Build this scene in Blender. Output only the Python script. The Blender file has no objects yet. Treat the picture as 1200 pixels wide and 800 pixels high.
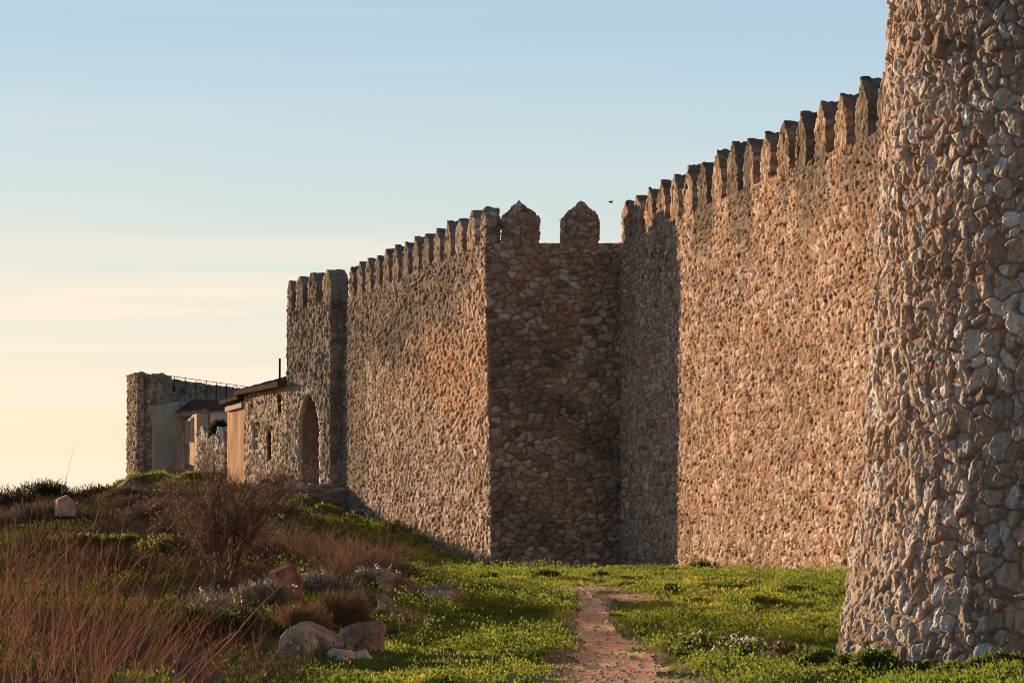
import bpy, math
import numpy as np
S = bpy.context.scene
R = math.radians
# ------------------------------------------------------------------ camera
CAMZ = 1.6
F = 4000.0                       # focal length in pixels of the 1200 px photograph
cd = bpy.data.cameras.new("camera"); cam = bpy.data.objects.new("camera", cd)
S.collection.objects.link(cam); S.camera = cam
cam.location = (0, 0, CAMZ); cam.rotation_euler = (R(90), 0, 0)
cd.sensor_width = 36; cd.lens = 120; cd.shift_y = 200/1200
cd.clip_start = 0.5; cd.clip_end = 9000
cd.dof.use_dof = True; cd.dof.focus_distance = 62; cd.dof.aperture_fstop = 18
# ------------------------------------------------------------------ sun and sky
SUN_EL = 6.5
SV = np.array([-0.516, 0.857]); SV = SV/np.linalg.norm(SV)
AZ = math.atan2(SV[0], SV[1])    # clockwise from +Y
sl = bpy.data.lights.new("sun", 'SUN'); sun = bpy.data.objects.new("sun", sl)
S.collection.objects.link(sun)
sl.energy = 5.0; sl.angle = R(0.6); sl.color = (1.0, 0.71, 0.45)
sun.rotation_euler = (R(90-SUN_EL), 0, -AZ + math.pi)
W = bpy.data.worlds.new("World"); S.world = W; W.use_nodes = True
nt = W.node_tree; nt.nodes.clear()
wo = nt.nodes.new('ShaderNodeOutputWorld'); bg = nt.nodes.new('ShaderNodeBackground')
sky = nt.nodes.new('ShaderNodeTexSky'); sky.sky_type = 'NISHITA'; sky.sun_disc = False
sky.sun_elevation = R(SUN_EL); sky.sun_rotation = AZ
sky.altitude = 800; sky.air_density = 1.0; sky.dust_density = 1.6; sky.ozone_density = 1.6
bg.inputs[1].default_value = 0.10
tc = nt.nodes.new('ShaderNodeTexCoord')
def wn(t, **k):
    n = nt.nodes.new(t)
    for a, b in k.items(): setattr(n, a, b)
    return n
sep = wn('ShaderNodeSeparateXYZ'); nt.links.new(tc.outputs['Generated'], sep.inputs[0])
# thin stratus drawn out along the horizon (in the sky's own directions)
mp = wn('ShaderNodeMapping'); mp.inputs['Scale'].default_value = (4.0, 4.0, 75)
mp.inputs['Rotation'].default_value = (0, R(1.2), 0)
nt.links.new(tc.outputs['Generated'], mp.inputs[0])
n1 = wn('ShaderNodeTexNoise'); n1.inputs['Scale'].default_value = 1.0; n1.inputs['Detail'].default_value = 6
n1.inputs['Roughness'].default_value = 0.5; n1.inputs['Distortion'].default_value = 0.5
nt.links.new(mp.outputs[0], n1.inputs['Vector'])
r1 = wn('ShaderNodeMapRange'); r1.interpolation_type = 'SMOOTHSTEP'
for i, v in ((1, .40), (2, .70), (3, 0), (4, 1)): r1.inputs[i].default_value = v
nt.links.new(n1.outputs['Fac'], r1.inputs[0])
# clouds lie low: strongest below 8 degrees
r2 = wn('ShaderNodeMapRange'); r2.interpolation_type = 'SMOOTHSTEP'
for i, v in ((1, .050), (2, .100), (3, 1.0), (4, .06)): r2.inputs[i].default_value = v
nt.links.new(sep.outputs[2], r2.inputs[0])
mm = wn('ShaderNodeMath', operation='MULTIPLY'); nt.links.new(r1.outputs[0], mm.inputs[0]); nt.links.new(r2.outputs[0], mm.inputs[1])
# colour of the air by elevation, warm at the horizon, clear blue above, darker towards the zenith
ramp = wn('ShaderNodeValToRGB')
rr = wn('ShaderNodeMath', operation='POWER'); rr.inputs[1].default_value = .5; rr.use_clamp = True
nt.links.new(sep.outputs[2], rr.inputs[0]); nt.links.new(rr.outputs[0], ramp.inputs[0])
SKYRAMP = [(0.0, (.98, .75, .51)), (.012, (.98, .77, .55)), (.032, (.92, .78, .61)), (.052, (.77, .77, .68)), (.078, (.63, .71, .70)), (.10, (.58, .69, .72)), (.124, (.49, .64, .74)), (.150, (.40, .575, .73)), (.30, (.30, .44, .62)), (1.0, (.15, .22, .34))]
el = ramp.color_ramp.elements
while len(el) > 1: el.remove(el[-1])
el[0].position = SKYRAMP[0][0]; el[0].color = (*SKYRAMP[0][1], 1)
for p, c in SKYRAMP[1:]:
    e = el.new(math.sqrt(p)); e.color = (*c, 1)
# the sky away from the sun is dimmer
dt = wn('ShaderNodeVectorMath', operation='DOT_PRODUCT'); dt.inputs[1].default_value = (SV[0], SV[1], .11); nt.links.new(tc.outputs['Generated'], dt.inputs[0])
az = wn('ShaderNodeMapRange'); az.interpolation_type = 'SMOOTHSTEP'
for i, v in ((1, -.15), (2, .86), (3, 0), (4, 1)): az.inputs[i].default_value = v
nt.links.new(dt.outputs['Value'], az.inputs[0])
tint = wn('ShaderNodeMix', data_type='RGBA'); tint.inputs[6].default_value = (.47, .50, .58, 1); tint.inputs[7].default_value = (1, 1, 1, 1); nt.links.new(az.outputs[0], tint.inputs[0])
gm = wn('ShaderNodeMath', operation='MULTIPLY'); gm.inputs[1].default_value = 3.95; gm.inputs[0].default_value = 1.0
gain = wn('ShaderNodeVectorMath', operation='SCALE'); nt.links.new(gm.outputs[0], gain.inputs['Scale'])
tm = wn('ShaderNodeVectorMath', operation='MULTIPLY'); nt.links.new(ramp.outputs[0], tm.inputs[0]); nt.links.new(tint.outputs[2], tm.inputs[1])
nt.links.new(tm.outputs[0], gain.inputs[0])
mx = wn('ShaderNodeMix', data_type='RGBA'); mx.inputs[0].default_value = 0.96
nt.links.new(sky.outputs[0], mx.inputs[6]); nt.links.new(gain.outputs[0], mx.inputs[7])
cl = wn('ShaderNodeMix', data_type='RGBA'); cl.inputs[7].default_value = (4.1, 3.45, 2.75, 1)
nt.links.new(mm.outputs[0], cl.inputs[0]); nt.links.new(mx.outputs[2], cl.inputs[6])
nt.links.new(cl.outputs[2], bg.inputs[0]); nt.links.new(bg.outputs[0], wo.inputs[0])
S.view_settings.view_transform = 'Standard'; S.view_settings.look = 'None'
S.view_settings.gamma = 1; S.view_settings.exposure = 1.36; S.view_settings.use_curve_mapping = False
S.cycles.filter_width = 1.0; S.cycles.max_bounces = 6; S.cycles.transparent_max_bounces = 4
# ------------------------------------------------------------------ numeric noise
rng = np.random.default_rng(7)
def h32(a, b, c, s=0):
    with np.errstate(over='ignore'):
        h = (a.astype(np.int64).astype(np.uint32)*np.uint32(0x8da6b343)) ^ (b.astype(np.int64).astype(np.uint32)*np.uint32(0xd8163841)) ^ (c.astype(np.int64).astype(np.uint32)*np.uint32(0xcb1ab31f)) ^ np.uint32((s*0x9e3779b1) & 0xffffffff)
        h ^= h >> np.uint32(16); h *= np.uint32(0x7feb352d); h ^= h >> np.uint32(15); h *= np.uint32(0x846ca68b); h ^= h >> np.uint32(16)
    return (h & np.uint32(0xffffff)).astype(np.float32)/np.float32(0xffffff)
def vnoise(P, s=0):
    P = np.asarray(P, dtype=np.float64)
    I = np.floor(P).astype(np.int64); f = (P-I).astype(np.float32); f = f*f*(3-2*f)
    r = np.zeros(len(P), np.float32)
    for dx in (0, 1):
        wx = f[:, 0] if dx else 1-f[:, 0]
        for dy in (0, 1):
            wy = f[:, 1] if dy else 1-f[:, 1]
            for dz in (0, 1):
                wz = f[:, 2] if dz else 1-f[:, 2]
                r += wx*wy*wz*h32(I[:, 0]+dx, I[:, 1]+dy, I[:, 2]+dz, s)
    return r
def fbm(P, o=3, s=0, g=.5):
    P = np.asarray(P, dtype=np.float64)
    r = 0; a = 1; t = 0
    for i in range(o):
        r = r + a*vnoise(P*(2.03**i)+i*17.3, s+i); t += a; a *= g
    return r/t
def sst(a, b, x):
    t = np.clip((x-a)/(b-a), 0, 1); return t*t*(3-2*t)
def P3(x, y, z=0.0):
    x = np.asarray(x, float); return np.stack([x, np.broadcast_to(y, x.shape), np.broadcast_to(z, x.shape)], -1)
# ------------------------------------------------------------------ masonry: rubble stones laid in rough courses
def masonry(L, cu=.3, cv=.21, cw=.5, s=0, jit=.38, warp=.05, wvar=.45):
    """L: local coords (along, out, up). returns edge distance, per-stone randoms"""
    n1_ = fbm(L*3.1, 2, s+50); n2_ = fbm(L*3.3+9, 2, s+51); n3 = fbm(L*9.0+5, 1, s+52)
    u = (L[:, 0]+(n1_-.5)*warp*3+(n3-.5)*warp*.7)/cu; w = L[:, 1]/cw+.5
    v = (L[:, 2]+(n2_-.5)*warp*3+(n3-.5)*warp*.5)/cv
    ir = np.floor(v).astype(np.int64); iw = np.floor(w).astype(np.int64)
    N = len(u)
    F1 = np.full(N, 9., np.float32); F2 = np.full(N, 9., np.float32); r = [np.zeros(N, np.float32) for _ in range(3)]; ou = np.zeros(N, np.float32); ov = ou.copy()
    for dv in (-1, 0, 1):
        row = ir+dv
        off = (h32(row, row*0, row*0, s+3)-.5)+(row & 1)*.5
        iu = np.floor(u-off).astype(np.int64)
        for dw in (-1, 0, 1):
            ww = iw+dw
            for du in (-1, 0, 1):
                a = iu+du
                hx = h32(a, row, ww, s+11); hy = h32(a, row, ww, s+12); hz = h32(a, row, ww, s+13); hw = h32(a, row, ww, s+14)
                ddx = u-off-(a+.5+(hx-.5)*2*jit); ddv = v-(row+.5+(hy-.5)*1.6*jit); ddw = (w-(ww+.5+(hz-.5)*.5))*1.3
                wt = 1+(hw-.5)*2*wvar
                p = 3.0
                dist = ((np.abs(ddx)**p+np.abs(ddv)**p+np.abs(ddw)**p)**(1/p))/wt
                near = dist < F1
                F2 = np.where(near, F1, np.minimum(F2, dist))
                F1 = np.where(near, dist, F1); ou = np.where(near, ddx*cu, ou); ov = np.where(near, ddv*cv, ov)
                r[0] = np.where(near, hw, r[0]); r[1] = np.where(near, h32(a, row, ww, s+15), r[1]); r[2] = np.where(near, h32(a, row, ww, s+16), r[2])
    a_ = r[0]*7919.; b_ = r[1]*6151.
    masonry.tilt = (ou*((a_ % 1)-.5)+ov*((b_ % 1)-.5))*2      # each stone's face leans its own way
    return F2-F1, r[0], r[1], r[2]
def lerp(a, b, t):
    return a+(b-a)*t[:, None]
C3 = lambda *a: np.array(a, np.float32)
# ------------------------------------------------------------------ object bookkeeping
def link(o, parent=None):
    S.collection.objects.link(o)
    if parent is not None: o.parent = parent
    return o
def tag(o, label=None, cat=None, group=None, kind=None):
    if label: o['label'] = label
    if cat: o['category'] = cat
    if group: o['group'] = group
    if kind: o['kind'] = kind
    return o
def empty(name, loc, rz=0.0):
    o = bpy.data.objects.new(name, None); o.location = loc; o.rotation_euler = (0, 0, rz); o.empty_display_size = .2
    return link(o)
def to_local(P, parent):
    if parent is None or parent.type != 'EMPTY': return P
    l = np.array(parent.location); rz = parent.rotation_euler[2]
    Q = P-l; c, s_ = math.cos(-rz), math.sin(-rz)
    return np.stack([Q[:, 0]*c-Q[:, 1]*s_, Q[:, 0]*s_+Q[:, 1]*c, Q[:, 2]], 1)
def mesh(name, V, Fa, mat, parent=None, col=None, smooth=True, world=True):
    """V (N,3) world coords, Fa (M,k) int"""
    V = np.asarray(V, np.float32); Fa = np.asarray(Fa, np.int32)
    org = V.mean(0) if parent is None else None
    if parent is None:
        org = np.array([V[:, 0].mean(), V[:, 1].mean(), V[:, 2].min()], np.float32); Q = V-org
    elif world:
        p = parent
        Q = V
        root = p if p.type == 'EMPTY' else p.parent
        if root is not None and root.type == 'EMPTY': Q = to_local(V, root)
        elif root is None: Q = V-np.array(p.location)
        else: Q = V
    else: Q = V
    me = bpy.data.meshes.new(name); k = Fa.shape[1]
    me.vertices.add(len(Q)); me.vertices.foreach_set('co', np.ascontiguousarray(Q, np.float32).ravel())
    me.loops.add(Fa.size); me.loops.foreach_set('vertex_index', Fa.ravel())
    me.polygons.add(len(Fa)); me.polygons.foreach_set('loop_start', np.arange(0, Fa.size, k, dtype=np.int32))
    me.polygons.foreach_set('use_smooth', np.full(len(Fa), smooth))
    if col is not None:
        at = me.color_attributes.new('Col', 'FLOAT_COLOR', 'POINT')
        c = np.ones((len(Q), 4), np.float32); c[:, :3] = col
        at.data.foreach_set('color', c.ravel())
    me.update(calc_edges=True)
    me.materials.append(mat)
    o = bpy.data.objects.new(name, me)
    if org is not None: o.location = org.tolist()
    return link(o, parent)
# ------------------------------------------------------------------ materials
def newmat(name):
    m = bpy.data.materials.new(name); m.use_nodes = True; t = m.node_tree
    return m, t, t.nodes['Principled BSDF']
def nd(t, typ, **k):
    n = t.nodes.new(typ)
    for a, b in k.items(): setattr(n, a, b)
    return n
def attr_mat(name, rough=.9, nscale=30, namt=.25, bump=.3, bscale=60, bdist=.01, spec=.0, transl=0.0, base=None):
    m, t, b = newmat(name)
    b.inputs['Roughness'].default_value = rough; b.inputs['Specular IOR Level'].default_value = spec
    tcn = nd(t, 'ShaderNodeTexCoord')
    if base is None:
        a = nd(t, 'ShaderNodeAttribute', attribute_name='Col'); src = a.outputs['Color']
    else:
        a = nd(t, 'ShaderNodeRGB'); a.outputs[0].default_value = (*base, 1); src = a.outputs[0]
    n = nd(t, 'ShaderNodeTexNoise'); n.inputs['Scale'].default_value = nscale; n.inputs['Detail'].default_value = 5; n.inputs['Roughness'].default_value = .65
    t.links.new(tcn.outputs['Object'], n.inputs['Vector'])
    mr = nd(t, 'ShaderNodeMapRange')
    for i, v in ((1, .3), (2, .7), (3, 1-namt), (4, 1+namt)): mr.inputs[i].default_value = v
    t.links.new(n.outputs['Fac'], mr.inputs[0])
    sc = nd(t, 'ShaderNodeVectorMath', operation='SCALE')
    t.links.new(src, sc.inputs[0]); t.links.new(mr.outputs[0], sc.inputs['Scale'])
    t.links.new(sc.outputs[0], b.inputs['Base Color'])
    if bump:
        n2 = nd(t, 'ShaderNodeTexNoise'); n2.inputs['Scale'].default_value = bscale; n2.inputs['Detail'].default_value = 6; n2.inputs['Roughness'].default_value = .7
        t.links.new(tcn.outputs['Object'], n2.inputs['Vector'])
        bp = nd(t, 'ShaderNodeBump'); bp.inputs['Strength'].default_value = bump; bp.inputs['Distance'].default_value = bdist
        t.links.new(n2.outputs['Fac'], bp.inputs['Height']); t.links.new(bp.outputs[0], b.inputs['Normal'])
    if transl:
        tr = nd(t, 'ShaderNodeBsdfTranslucent'); t.links.new(sc.outputs[0], tr.inputs[0])
        ms = nd(t, 'ShaderNodeMixShader'); ms.inputs[0].default_value = transl
        t.links.new(b.outputs[0], ms.inputs[1]); t.links.new(tr.outputs[0], ms.inputs[2])
        t.links.new(ms.outputs[0], t.nodes['Material Output'].inputs[0])
    return m
M = dict(
 stone=attr_mat('rubble stone', nscale=22, namt=.28, bump=.75, bscale=34, bdist=.025),
 stonefar=attr_mat('rubble stone distant', nscale=9, namt=.25, bump=.6, bscale=14, bdist=.03),
 plaster=attr_mat('weathered plaster', nscale=1.6, namt=.14, bump=.3, bscale=12, bdist=.01),
 ground=attr_mat('soil and turf', nscale=14, namt=.35, bump=.8, bscale=26, bdist=.03),
 path=attr_mat('trodden earth', nscale=9, namt=.22, bump=.7, bscale=30, bdist=.02),
 leaf=attr_mat('leaves', rough=.6, nscale=3, namt=.15, bump=0, spec=.12, transl=.5),
 twig=attr_mat('twigs', rough=.75, nscale=8, namt=.2, bump=0, spec=.0),
 dry=attr_mat('dry stems', rough=.65, nscale=8, namt=.2, bump=0, spec=.0, transl=.2),
 rock=attr_mat('weathered rock', nscale=7, namt=.3, bump=.8, bscale=16, bdist=.03),
 tile=attr_mat('clay tiles', nscale=5, namt=.35, bump=.4, bscale=20, bdist=.02, base=(.085,.062,.050)),
 wood=attr_mat('old wood', nscale=8, namt=.3, bump=.3, bscale=20, base=(.10,.065,.045)),
 pale=attr_mat('pale dressed stone', nscale=8, namt=.2, bump=.3, bscale=20, base=(.50,.43,.35)),
 iron=attr_mat('rusted iron', rough=.6, nscale=20, namt=.2, bump=0, base=(.04,.035,.032)),
 bird=attr_mat('dark feathers', rough=.7, nscale=20, namt=.2, bump=0, base=(.03,.028,.027)),
 stake=attr_mat('pale wood', nscale=20, namt=.2, bump=0, base=(.55,.5,.42)),
)
mg, t_, b_ = newmat('dark window glass'); b_.inputs['Base Color'].default_value = (.015, .014, .014, 1); b_.inputs['Roughness'].default_value = .25; b_.inputs['Specular IOR Level'].default_value = .1
M['glass'] = mg
# ------------------------------------------------------------------ patch surfaces
def grid(a, b, c, d, nu, nv):
    """corners ccw seen from outside: a->b along u, a->d along v"""
    a, b, c, d = map(lambda q: np.array(q, float), (a, b, c, d))
    u = np.linspace(0, 1, nu+1)[None, :, None]; v = np.linspace(0, 1, nv+1)[:, None, None]
    return (a*(1-u)+b*u)*(1-v)+(d*(1-u)+c*u)*v
def patchVF(G):
    nv, nu = G.shape[:2]; idx = np.arange(nv*nu).reshape(nv, nu)
    Q = np.stack([idx[:-1, :-1], idx[:-1, 1:], idx[1:, 1:], idx[1:, :-1]], -1).reshape(-1, 4)
    return G.reshape(-1, 3), Q
def weld(parts, tol=.002):
    Vs, Fs, o = [], [], 0
    for v, f in parts:
        Vs.append(v); Fs.append(f+o); o += len(v)
    V = np.concatenate(Vs); Fc = np.concatenate(Fs)
    K = np.round(V/tol).astype(np.int64)
    key = (K[:, 0]*73856093) ^ (K[:, 1]*19349663) ^ (K[:, 2]*83492791)
    _, first, inv = np.unique(key, return_index=True, return_inverse=True)
    return V[first], inv.ravel()[Fc]
def vnormals(V, Fc):
    d1 = V[Fc[:, 2]]-V[Fc[:, 0]]; d2 = V[Fc[:, 3]]-V[Fc[:, 1]]
    n = np.cross(d1, d2); N = np.zeros_like(V)
    for k in range(4):
        for j in range(3): N[:, j] += np.bincount(Fc[:, k], n[:, j], len(V))
    return N/np.maximum(np.linalg.norm(N, axis=1, keepdims=True), 1e-9)
class Frame:
    def __init__(s, O, e):
        s.O = np.array([O[0], O[1], 0.]); e = np.array([e[0], e[1], 0.]); s.e = e/np.linalg.norm(e)
        s.n = np.array([-s.e[1], s.e[0], 0.])  # left of e; sign irrelevant
    def loc(s, P):
        Q = P-s.O; return np.stack([Q@s.e, Q@s.n, Q[:, 2]], 1)
    def w(s, u, out, z):
        return s.O+s.e*u+s.n*out+np.array([0, 0, z])
def stonework(name, parts, frame, colfn, mat, parent=None, amp=.04, cells={}, seed=0, rough=.012, taper=None, facet=.30):
    V, Fc = weld(parts)
    N = vnormals(V, Fc); L = frame.loc(V)
    e, r0, r1_, r2_ = masonry(L, s=seed, **cells)
    prof = sst(.03, .30, e)**.8
    n = fbm(L*7, 3, seed+31)-.5; nb = fbm(L*.8, 2, seed+35)-.5; nf = fbm(L*24, 2, seed+37)-.5
    hgt = prof*(.45+.75*r1_)*amp + prof*masonry.tilt*facet - sst(.11, .0, e)*amp*.9 + n*rough*2 + nb*amp*.9 + nf*rough*.8*prof - amp*.5
    col = colfn(L, e, r0, r1_, r2_, seed)
    V = V+N*hgt[:, None]
    if taper is not None: V = taper(V)
    return mesh(name, V, Fc, mat, parent, col)
def stonecol(L, e, r0, r1, r2, seed, mortar=(.37,.265,.19), a=(.38,.30,.23), b=(.58,.51,.43), c=(.22,.17,.13), orange=None, dark=None):
    t = sst(.35, .95, r2); t2 = sst(.30, .02, r2)
    col = lerp(lerp(C3(*a)[None], C3(*b)[None], t), C3(*c)[None], t2)
    nn = fbm(L*5, 3, seed+61); nf_ = fbm(L*17, 2, seed+66); col = col*(.50+.40*nn[:, None]+.60*nf_[:, None])
    col = lerp(col, C3(.46, .30, .20)[None], .5*sst(.62, .95, r0))
    m = sst(.17, .05, e)
    big = fbm(L*.55, 3, seed+63)
    mo = C3(*mortar)[None]*(.55+.5*nn[:, None]+.4*nf_[:, None])
    # smeared mortar covers many stones
    m = np.maximum(m, .5*sst(.5, .68, fbm(L*1.7, 3, seed+64)))
    col = lerp(col, mo, m)
    col = col*(1-.45*sst(.09, .0, e)*(.4+.8*nn))[:, None]      # soot and dirt lodged in the joints
    col = col*(.86+.28*big[:, None])
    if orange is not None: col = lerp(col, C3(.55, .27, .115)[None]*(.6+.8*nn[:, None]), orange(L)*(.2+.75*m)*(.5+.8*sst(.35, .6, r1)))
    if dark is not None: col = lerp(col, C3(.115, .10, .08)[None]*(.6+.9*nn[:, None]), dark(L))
    return np.clip(col, .01, .9)
# ------------------------------------------------------------------ terrain
TZ = np.array([(0,8,-1.6),(3,20,-1.6),(-3,20,-1.6),(0,32,-1.6),(3,33,-1.6),(5,31,-1.42),(4.2,32,-1.5),(9,33,-1.4),(-3,36,-1.62),
 (1,45,-1.37),(5,50,-1.2),(6,62,-1.14),(3,62,-1.18),(0,62,-1.25),(4,70,-1.24),(1,76,-1.34),(3,80,-1.28),(-.6,84,-1.42),(2.6,84,-1.38),(-.8,70,-1.28),
 (-1.45,88.2,-1.2),(-2.5,93.4,-.72),(-4.25,101.7,-.43),(-5.3,107,-.2),(-2.6,85,-1.15),
 (-6.3,104,.25),(-8.3,105,.5),(-5.3,104.5,-.05),(-5.6,106.2,.25),(-7.2,106,.55),(-6.7,109,.7),(-8,112,.7),(-9.5,118,.85),(-11,125,1.2),(-13,134,1.5),(-16.5,147,1.45),(-14,150,1.7),(-12,160,2),
 (-4.15,50,-1.15),(-3,42,-1.48),(-3.8,60,-.95),(-6,75,-.6),(-5,90,-.3),(-9,90,-.05),(-12,110,.4),(-13,122,1.0),(-10.5,115,.75),
 (-6,38,-1.5),(-8,55,-1.0),(-11,75,-.5),(-14,95,.0),(-17,100,-.1),(-17,115,-.2),(-20,120,-.9),(-20,140,-1.5),(-26,100,-1.6),(-12,45,-1.3),(-15,60,-1),(-21,80,-.9),
 (-17.6,148,1.0),(-24,150,-3),(-24,165,-3),(-10,20,-1.8),(-30,60,-2),(12,50,-1.1),(12,70,-1),(5,100,-.5),(0,110,0),(-4,120,.8),(-5,150,1.5),(20,30,-1.6)], float)
def _tps(r2): return np.where(r2 > 0, .5*r2*np.log(np.maximum(r2, 1e-12)), 0)
_X = TZ[:, :2].copy()
_sc = np.array([1.0, .45]); _Xs = _X*_sc
_K = _tps(((_Xs[:, None]-_Xs[None])**2).sum(-1))+np.eye(len(_X))*.4
_A = np.block([[_K, np.c_[np.ones(len(_X)), _Xs]], [np.c_[np.ones(len(_X)), _Xs].T, np.zeros((3, 3))]])
_w = np.linalg.solve(_A, np.r_[TZ[:, 2], 0, 0, 0])
def smoothz(x, y):
    x = np.atleast_1d(np.asarray(x, float)).ravel(); y = np.atleast_1d(np.asarray(y, float)).ravel()
    xs, ys = np.clip(x, -35, 25), np.clip(y, -10, 170)
    z = np.zeros(len(x)); Q = np.c_[xs, ys]*_sc
    for i in range(0, len(x), 20000):
        q = Q[i:i+20000]; k = _tps(((q[:, None]-_Xs[None])**2).sum(-1))
        z[i:i+20000] = k@_w[:-3]+_w[-3]+q@_w[-2:]
    d = np.maximum(np.maximum(-35-x, x-25), np.maximum(-10-y, y-170)); d = np.maximum(d, 0)
    z = z-32*sst(0, 220, d)
    return z+CAMZ
def path_mask(x, y):
    x = np.asarray(x, float); y = np.asarray(y, float)
    n = fbm(P3(x*1.3, y*.45), 3, 901)-.5; n2 = fbm(P3(x*5, y*2), 2, 902)-.5
    cx = np.interp(y, [20, 32, 38, 42, 47, 52, 60], [1.2, 1.10, 1.06, 1.05, 1.10, 1.10, 1.2])
    hw = np.interp(y, [20, 31, 34, 38, 44, 50, 58], [1.3, .85, .64, .38, .22, .16, .0])
    m = 1-np.abs(x-cx)/np.maximum(hw, .01)*.5
    e1 = 1-(((x-1.75)/.55)**2+((y-50.5)/1.8)**2)*.5
    e2 = 1-(((x-1.15)/.75)**2+((y-54.5)/2.0)**2)*.5
    e3 = 1-(((x-.3)/.25)**2+((y-57.5)/.9)**2)*.5
    m = np.maximum(np.where(hw > .02, m, -5), np.maximum(np.maximum(e1-.1, e2-.15), e3-.05))
    return m+n*.6+n2*.25      # >.5 is path
def groundz(x, y):
    x = np.atleast_1d(np.asarray(x, float)).ravel(); y = np.atleast_1d(np.asarray(y, float)).ravel()
    z = smoothz(x, y)
    b = (fbm(P3(x*.9, y*.55), 2, 301)-.5)*.20+(fbm(P3(x*2.6, y*1.6), 3, 302)-.5)*.15
    ins = sst(.2, .7, path_mask(x, y)); rng_ = 1-sst(0, 40, np.maximum(np.abs(x)-30, np.abs(y-75)-80))
    left = sst(-1, -6, x)
    return z+b*(1-.97*ins)*(1+.8*left)*rng_ - .03*ins
def gz(x, y): return float(groundz([x], [y])[0])
def px(x, y, d): return np.array([(x-600)/F*d, d, (600-y)/F*d+CAMZ])
# ================================================================== STRUCTURE
def blockparts(fr, us, outs, vs, z0, ztop, faces='fblrt', inward=None):
    """a solid along fr.e from us[0] to us[-1], outs measured along inward vector; front = outs[0]"""
    us, outs, vs = map(np.asarray, (us, outs, vs))
    inw = fr.n if inward is None else inward
    zt = np.vectorize(ztop)(us) if callable(ztop) else np.full(len(us), float(ztop))
    def pt(u, o, z):
        u, o, z = np.broadcast_arrays(u, o, z)
        return fr.O+u[..., None]*fr.e+o[..., None]*inw+z[..., None]*np.array([0, 0, 1.])
    res = []
    def add(G, want):
        n = np.cross(G[0, 1]-G[0, 0], G[1, 0]-G[0, 0])
        if np.dot(n, want) < 0: G = G[:, ::-1]
        res.append(patchVF(G))
    Zf = z0+vs[:, None]*(zt-z0)[None]
    if 'f' in faces: add(pt(us[None], outs[0], Zf), -inw)
    if 'b' in faces: add(pt(us[None], outs[-1], Zf), inw)
    if 't' in faces: add(pt(us[None], outs[:, None], np.broadcast_to(zt[None], (len(outs), len(us)))), np.array([0, 0, 1.]))
    if 'l' in faces: add(pt(us[0], outs[None], np.broadcast_to((z0+vs*(zt[0]-z0))[:, None], (len(vs), len(outs)))), -fr.e)
    if 'r' in faces: add(pt(us[-1], outs[None], np.broadcast_to((z0+vs*(zt[-1]-z0))[:, None], (len(vs), len(outs)))), fr.e)
    return res
def ar(a, b, st): return np.linspace(a, b, max(2, int(round(abs(b-a)/st))+1))
def merlon(parent, fr, uc, inward, colfn, seed, w=.98, sh=.60, ap=1.04, th=.48, z0=8.2, st=.035, mat='stone', cells=None, flat=0.0, amp=.03):
    rr_ = np.random.default_rng(seed+int(abs(uc)*100))
    w *= rr_.uniform(.90, 1.08); ap *= rr_.uniform(.92, 1.05); sh *= rr_.uniform(.92, 1.08); pk = rr_.uniform(-.08, .08)
    tip = rr_.uniform(.0, .07)+flat
    def zt(u):
        t = (u-uc)/(w/2)
        return z0+sh+(ap-sh)*min(1, max(0, 1-abs(t-pk)/(1+abs(pk)))*(1+tip)) if abs(t) < .999 else z0+sh
    us = ar(uc-w/2, uc+w/2, st); vs = np.linspace(0, 1, int(sh/st*1.3))
    p = blockparts(fr, us, ar(0, th, st), vs, z0-.13, zt, 'fblrt', inward)
    return stonework('merlon', p, fr, colfn, M[mat], parent, amp=amp, cells=cells or dict(cu=.2, cv=.12, cw=.5), seed=seed, rough=.007)
TOP = 8.22
# ---- right hand curtain wall
FR = Frame((2.67, 84), (.15, -1.0)); INW_R = FR.n
cw = empty('curtain_wall', (2.67, 84, .2)); tag(cw, 'long rough rubble stone wall lit orange by the low sun, running from the round tower back to the square tower', 'castle wall')
def col_right(L, e, r0, r1, r2, s):
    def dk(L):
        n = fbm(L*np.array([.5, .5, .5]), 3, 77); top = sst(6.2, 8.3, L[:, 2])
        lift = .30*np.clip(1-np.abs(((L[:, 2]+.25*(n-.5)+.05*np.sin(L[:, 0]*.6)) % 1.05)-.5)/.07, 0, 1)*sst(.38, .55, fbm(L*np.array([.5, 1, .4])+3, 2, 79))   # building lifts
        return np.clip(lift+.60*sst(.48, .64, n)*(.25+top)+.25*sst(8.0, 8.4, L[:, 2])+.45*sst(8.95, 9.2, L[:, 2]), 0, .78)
    def og(L): return .28*sst(.45, .65, fbm(L*np.array([.35, .3, 1.1]), 4, 78))
    return stonecol(L, e, r0, r1, r2, s, mortar=(.37, .22, .14), a=(.41, .275, .195), b=(.68, .54, .43), c=(.18, .12, .085), orange=og, dark=dk)
us = np.r_[ar(-.6, 27.5, .042), ar(27.8, 46, .3)]
p = blockparts(FR, us, ar(0, 1.1, .12), np.linspace(0, 1, 450), -.6, TOP, 'ft', INW_R)
CR = dict(cu=.19, cv=.11, cw=.5, jit=.45, warp=.03, wvar=.55)
stonework('wall_face', p, FR, col_right, M['stone'], cw, amp=.028, cells=CR, seed=1, rough=.010, facet=.26)
pb = blockparts(FR, ar(-.6, 46, 1.5), ar(1.1, 1.25, .1), np.linspace(0, 1, 8), -.6, TOP-.03, 'fbt', INW_R)
stonework('wall_back', pb, FR, col_right, M['stone'], cw, amp=.02, seed=1)
u = .62
k = 0
while u < 45.5:
    far = u > 28
    merlon(cw, FR, u, INW_R, col_right, 100+k, st=.045 if not far else .12, th=.5, ap=1.08, sh=.62)
    u += 1.545+.02*math.sin(k*2.1); k += 1
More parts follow.
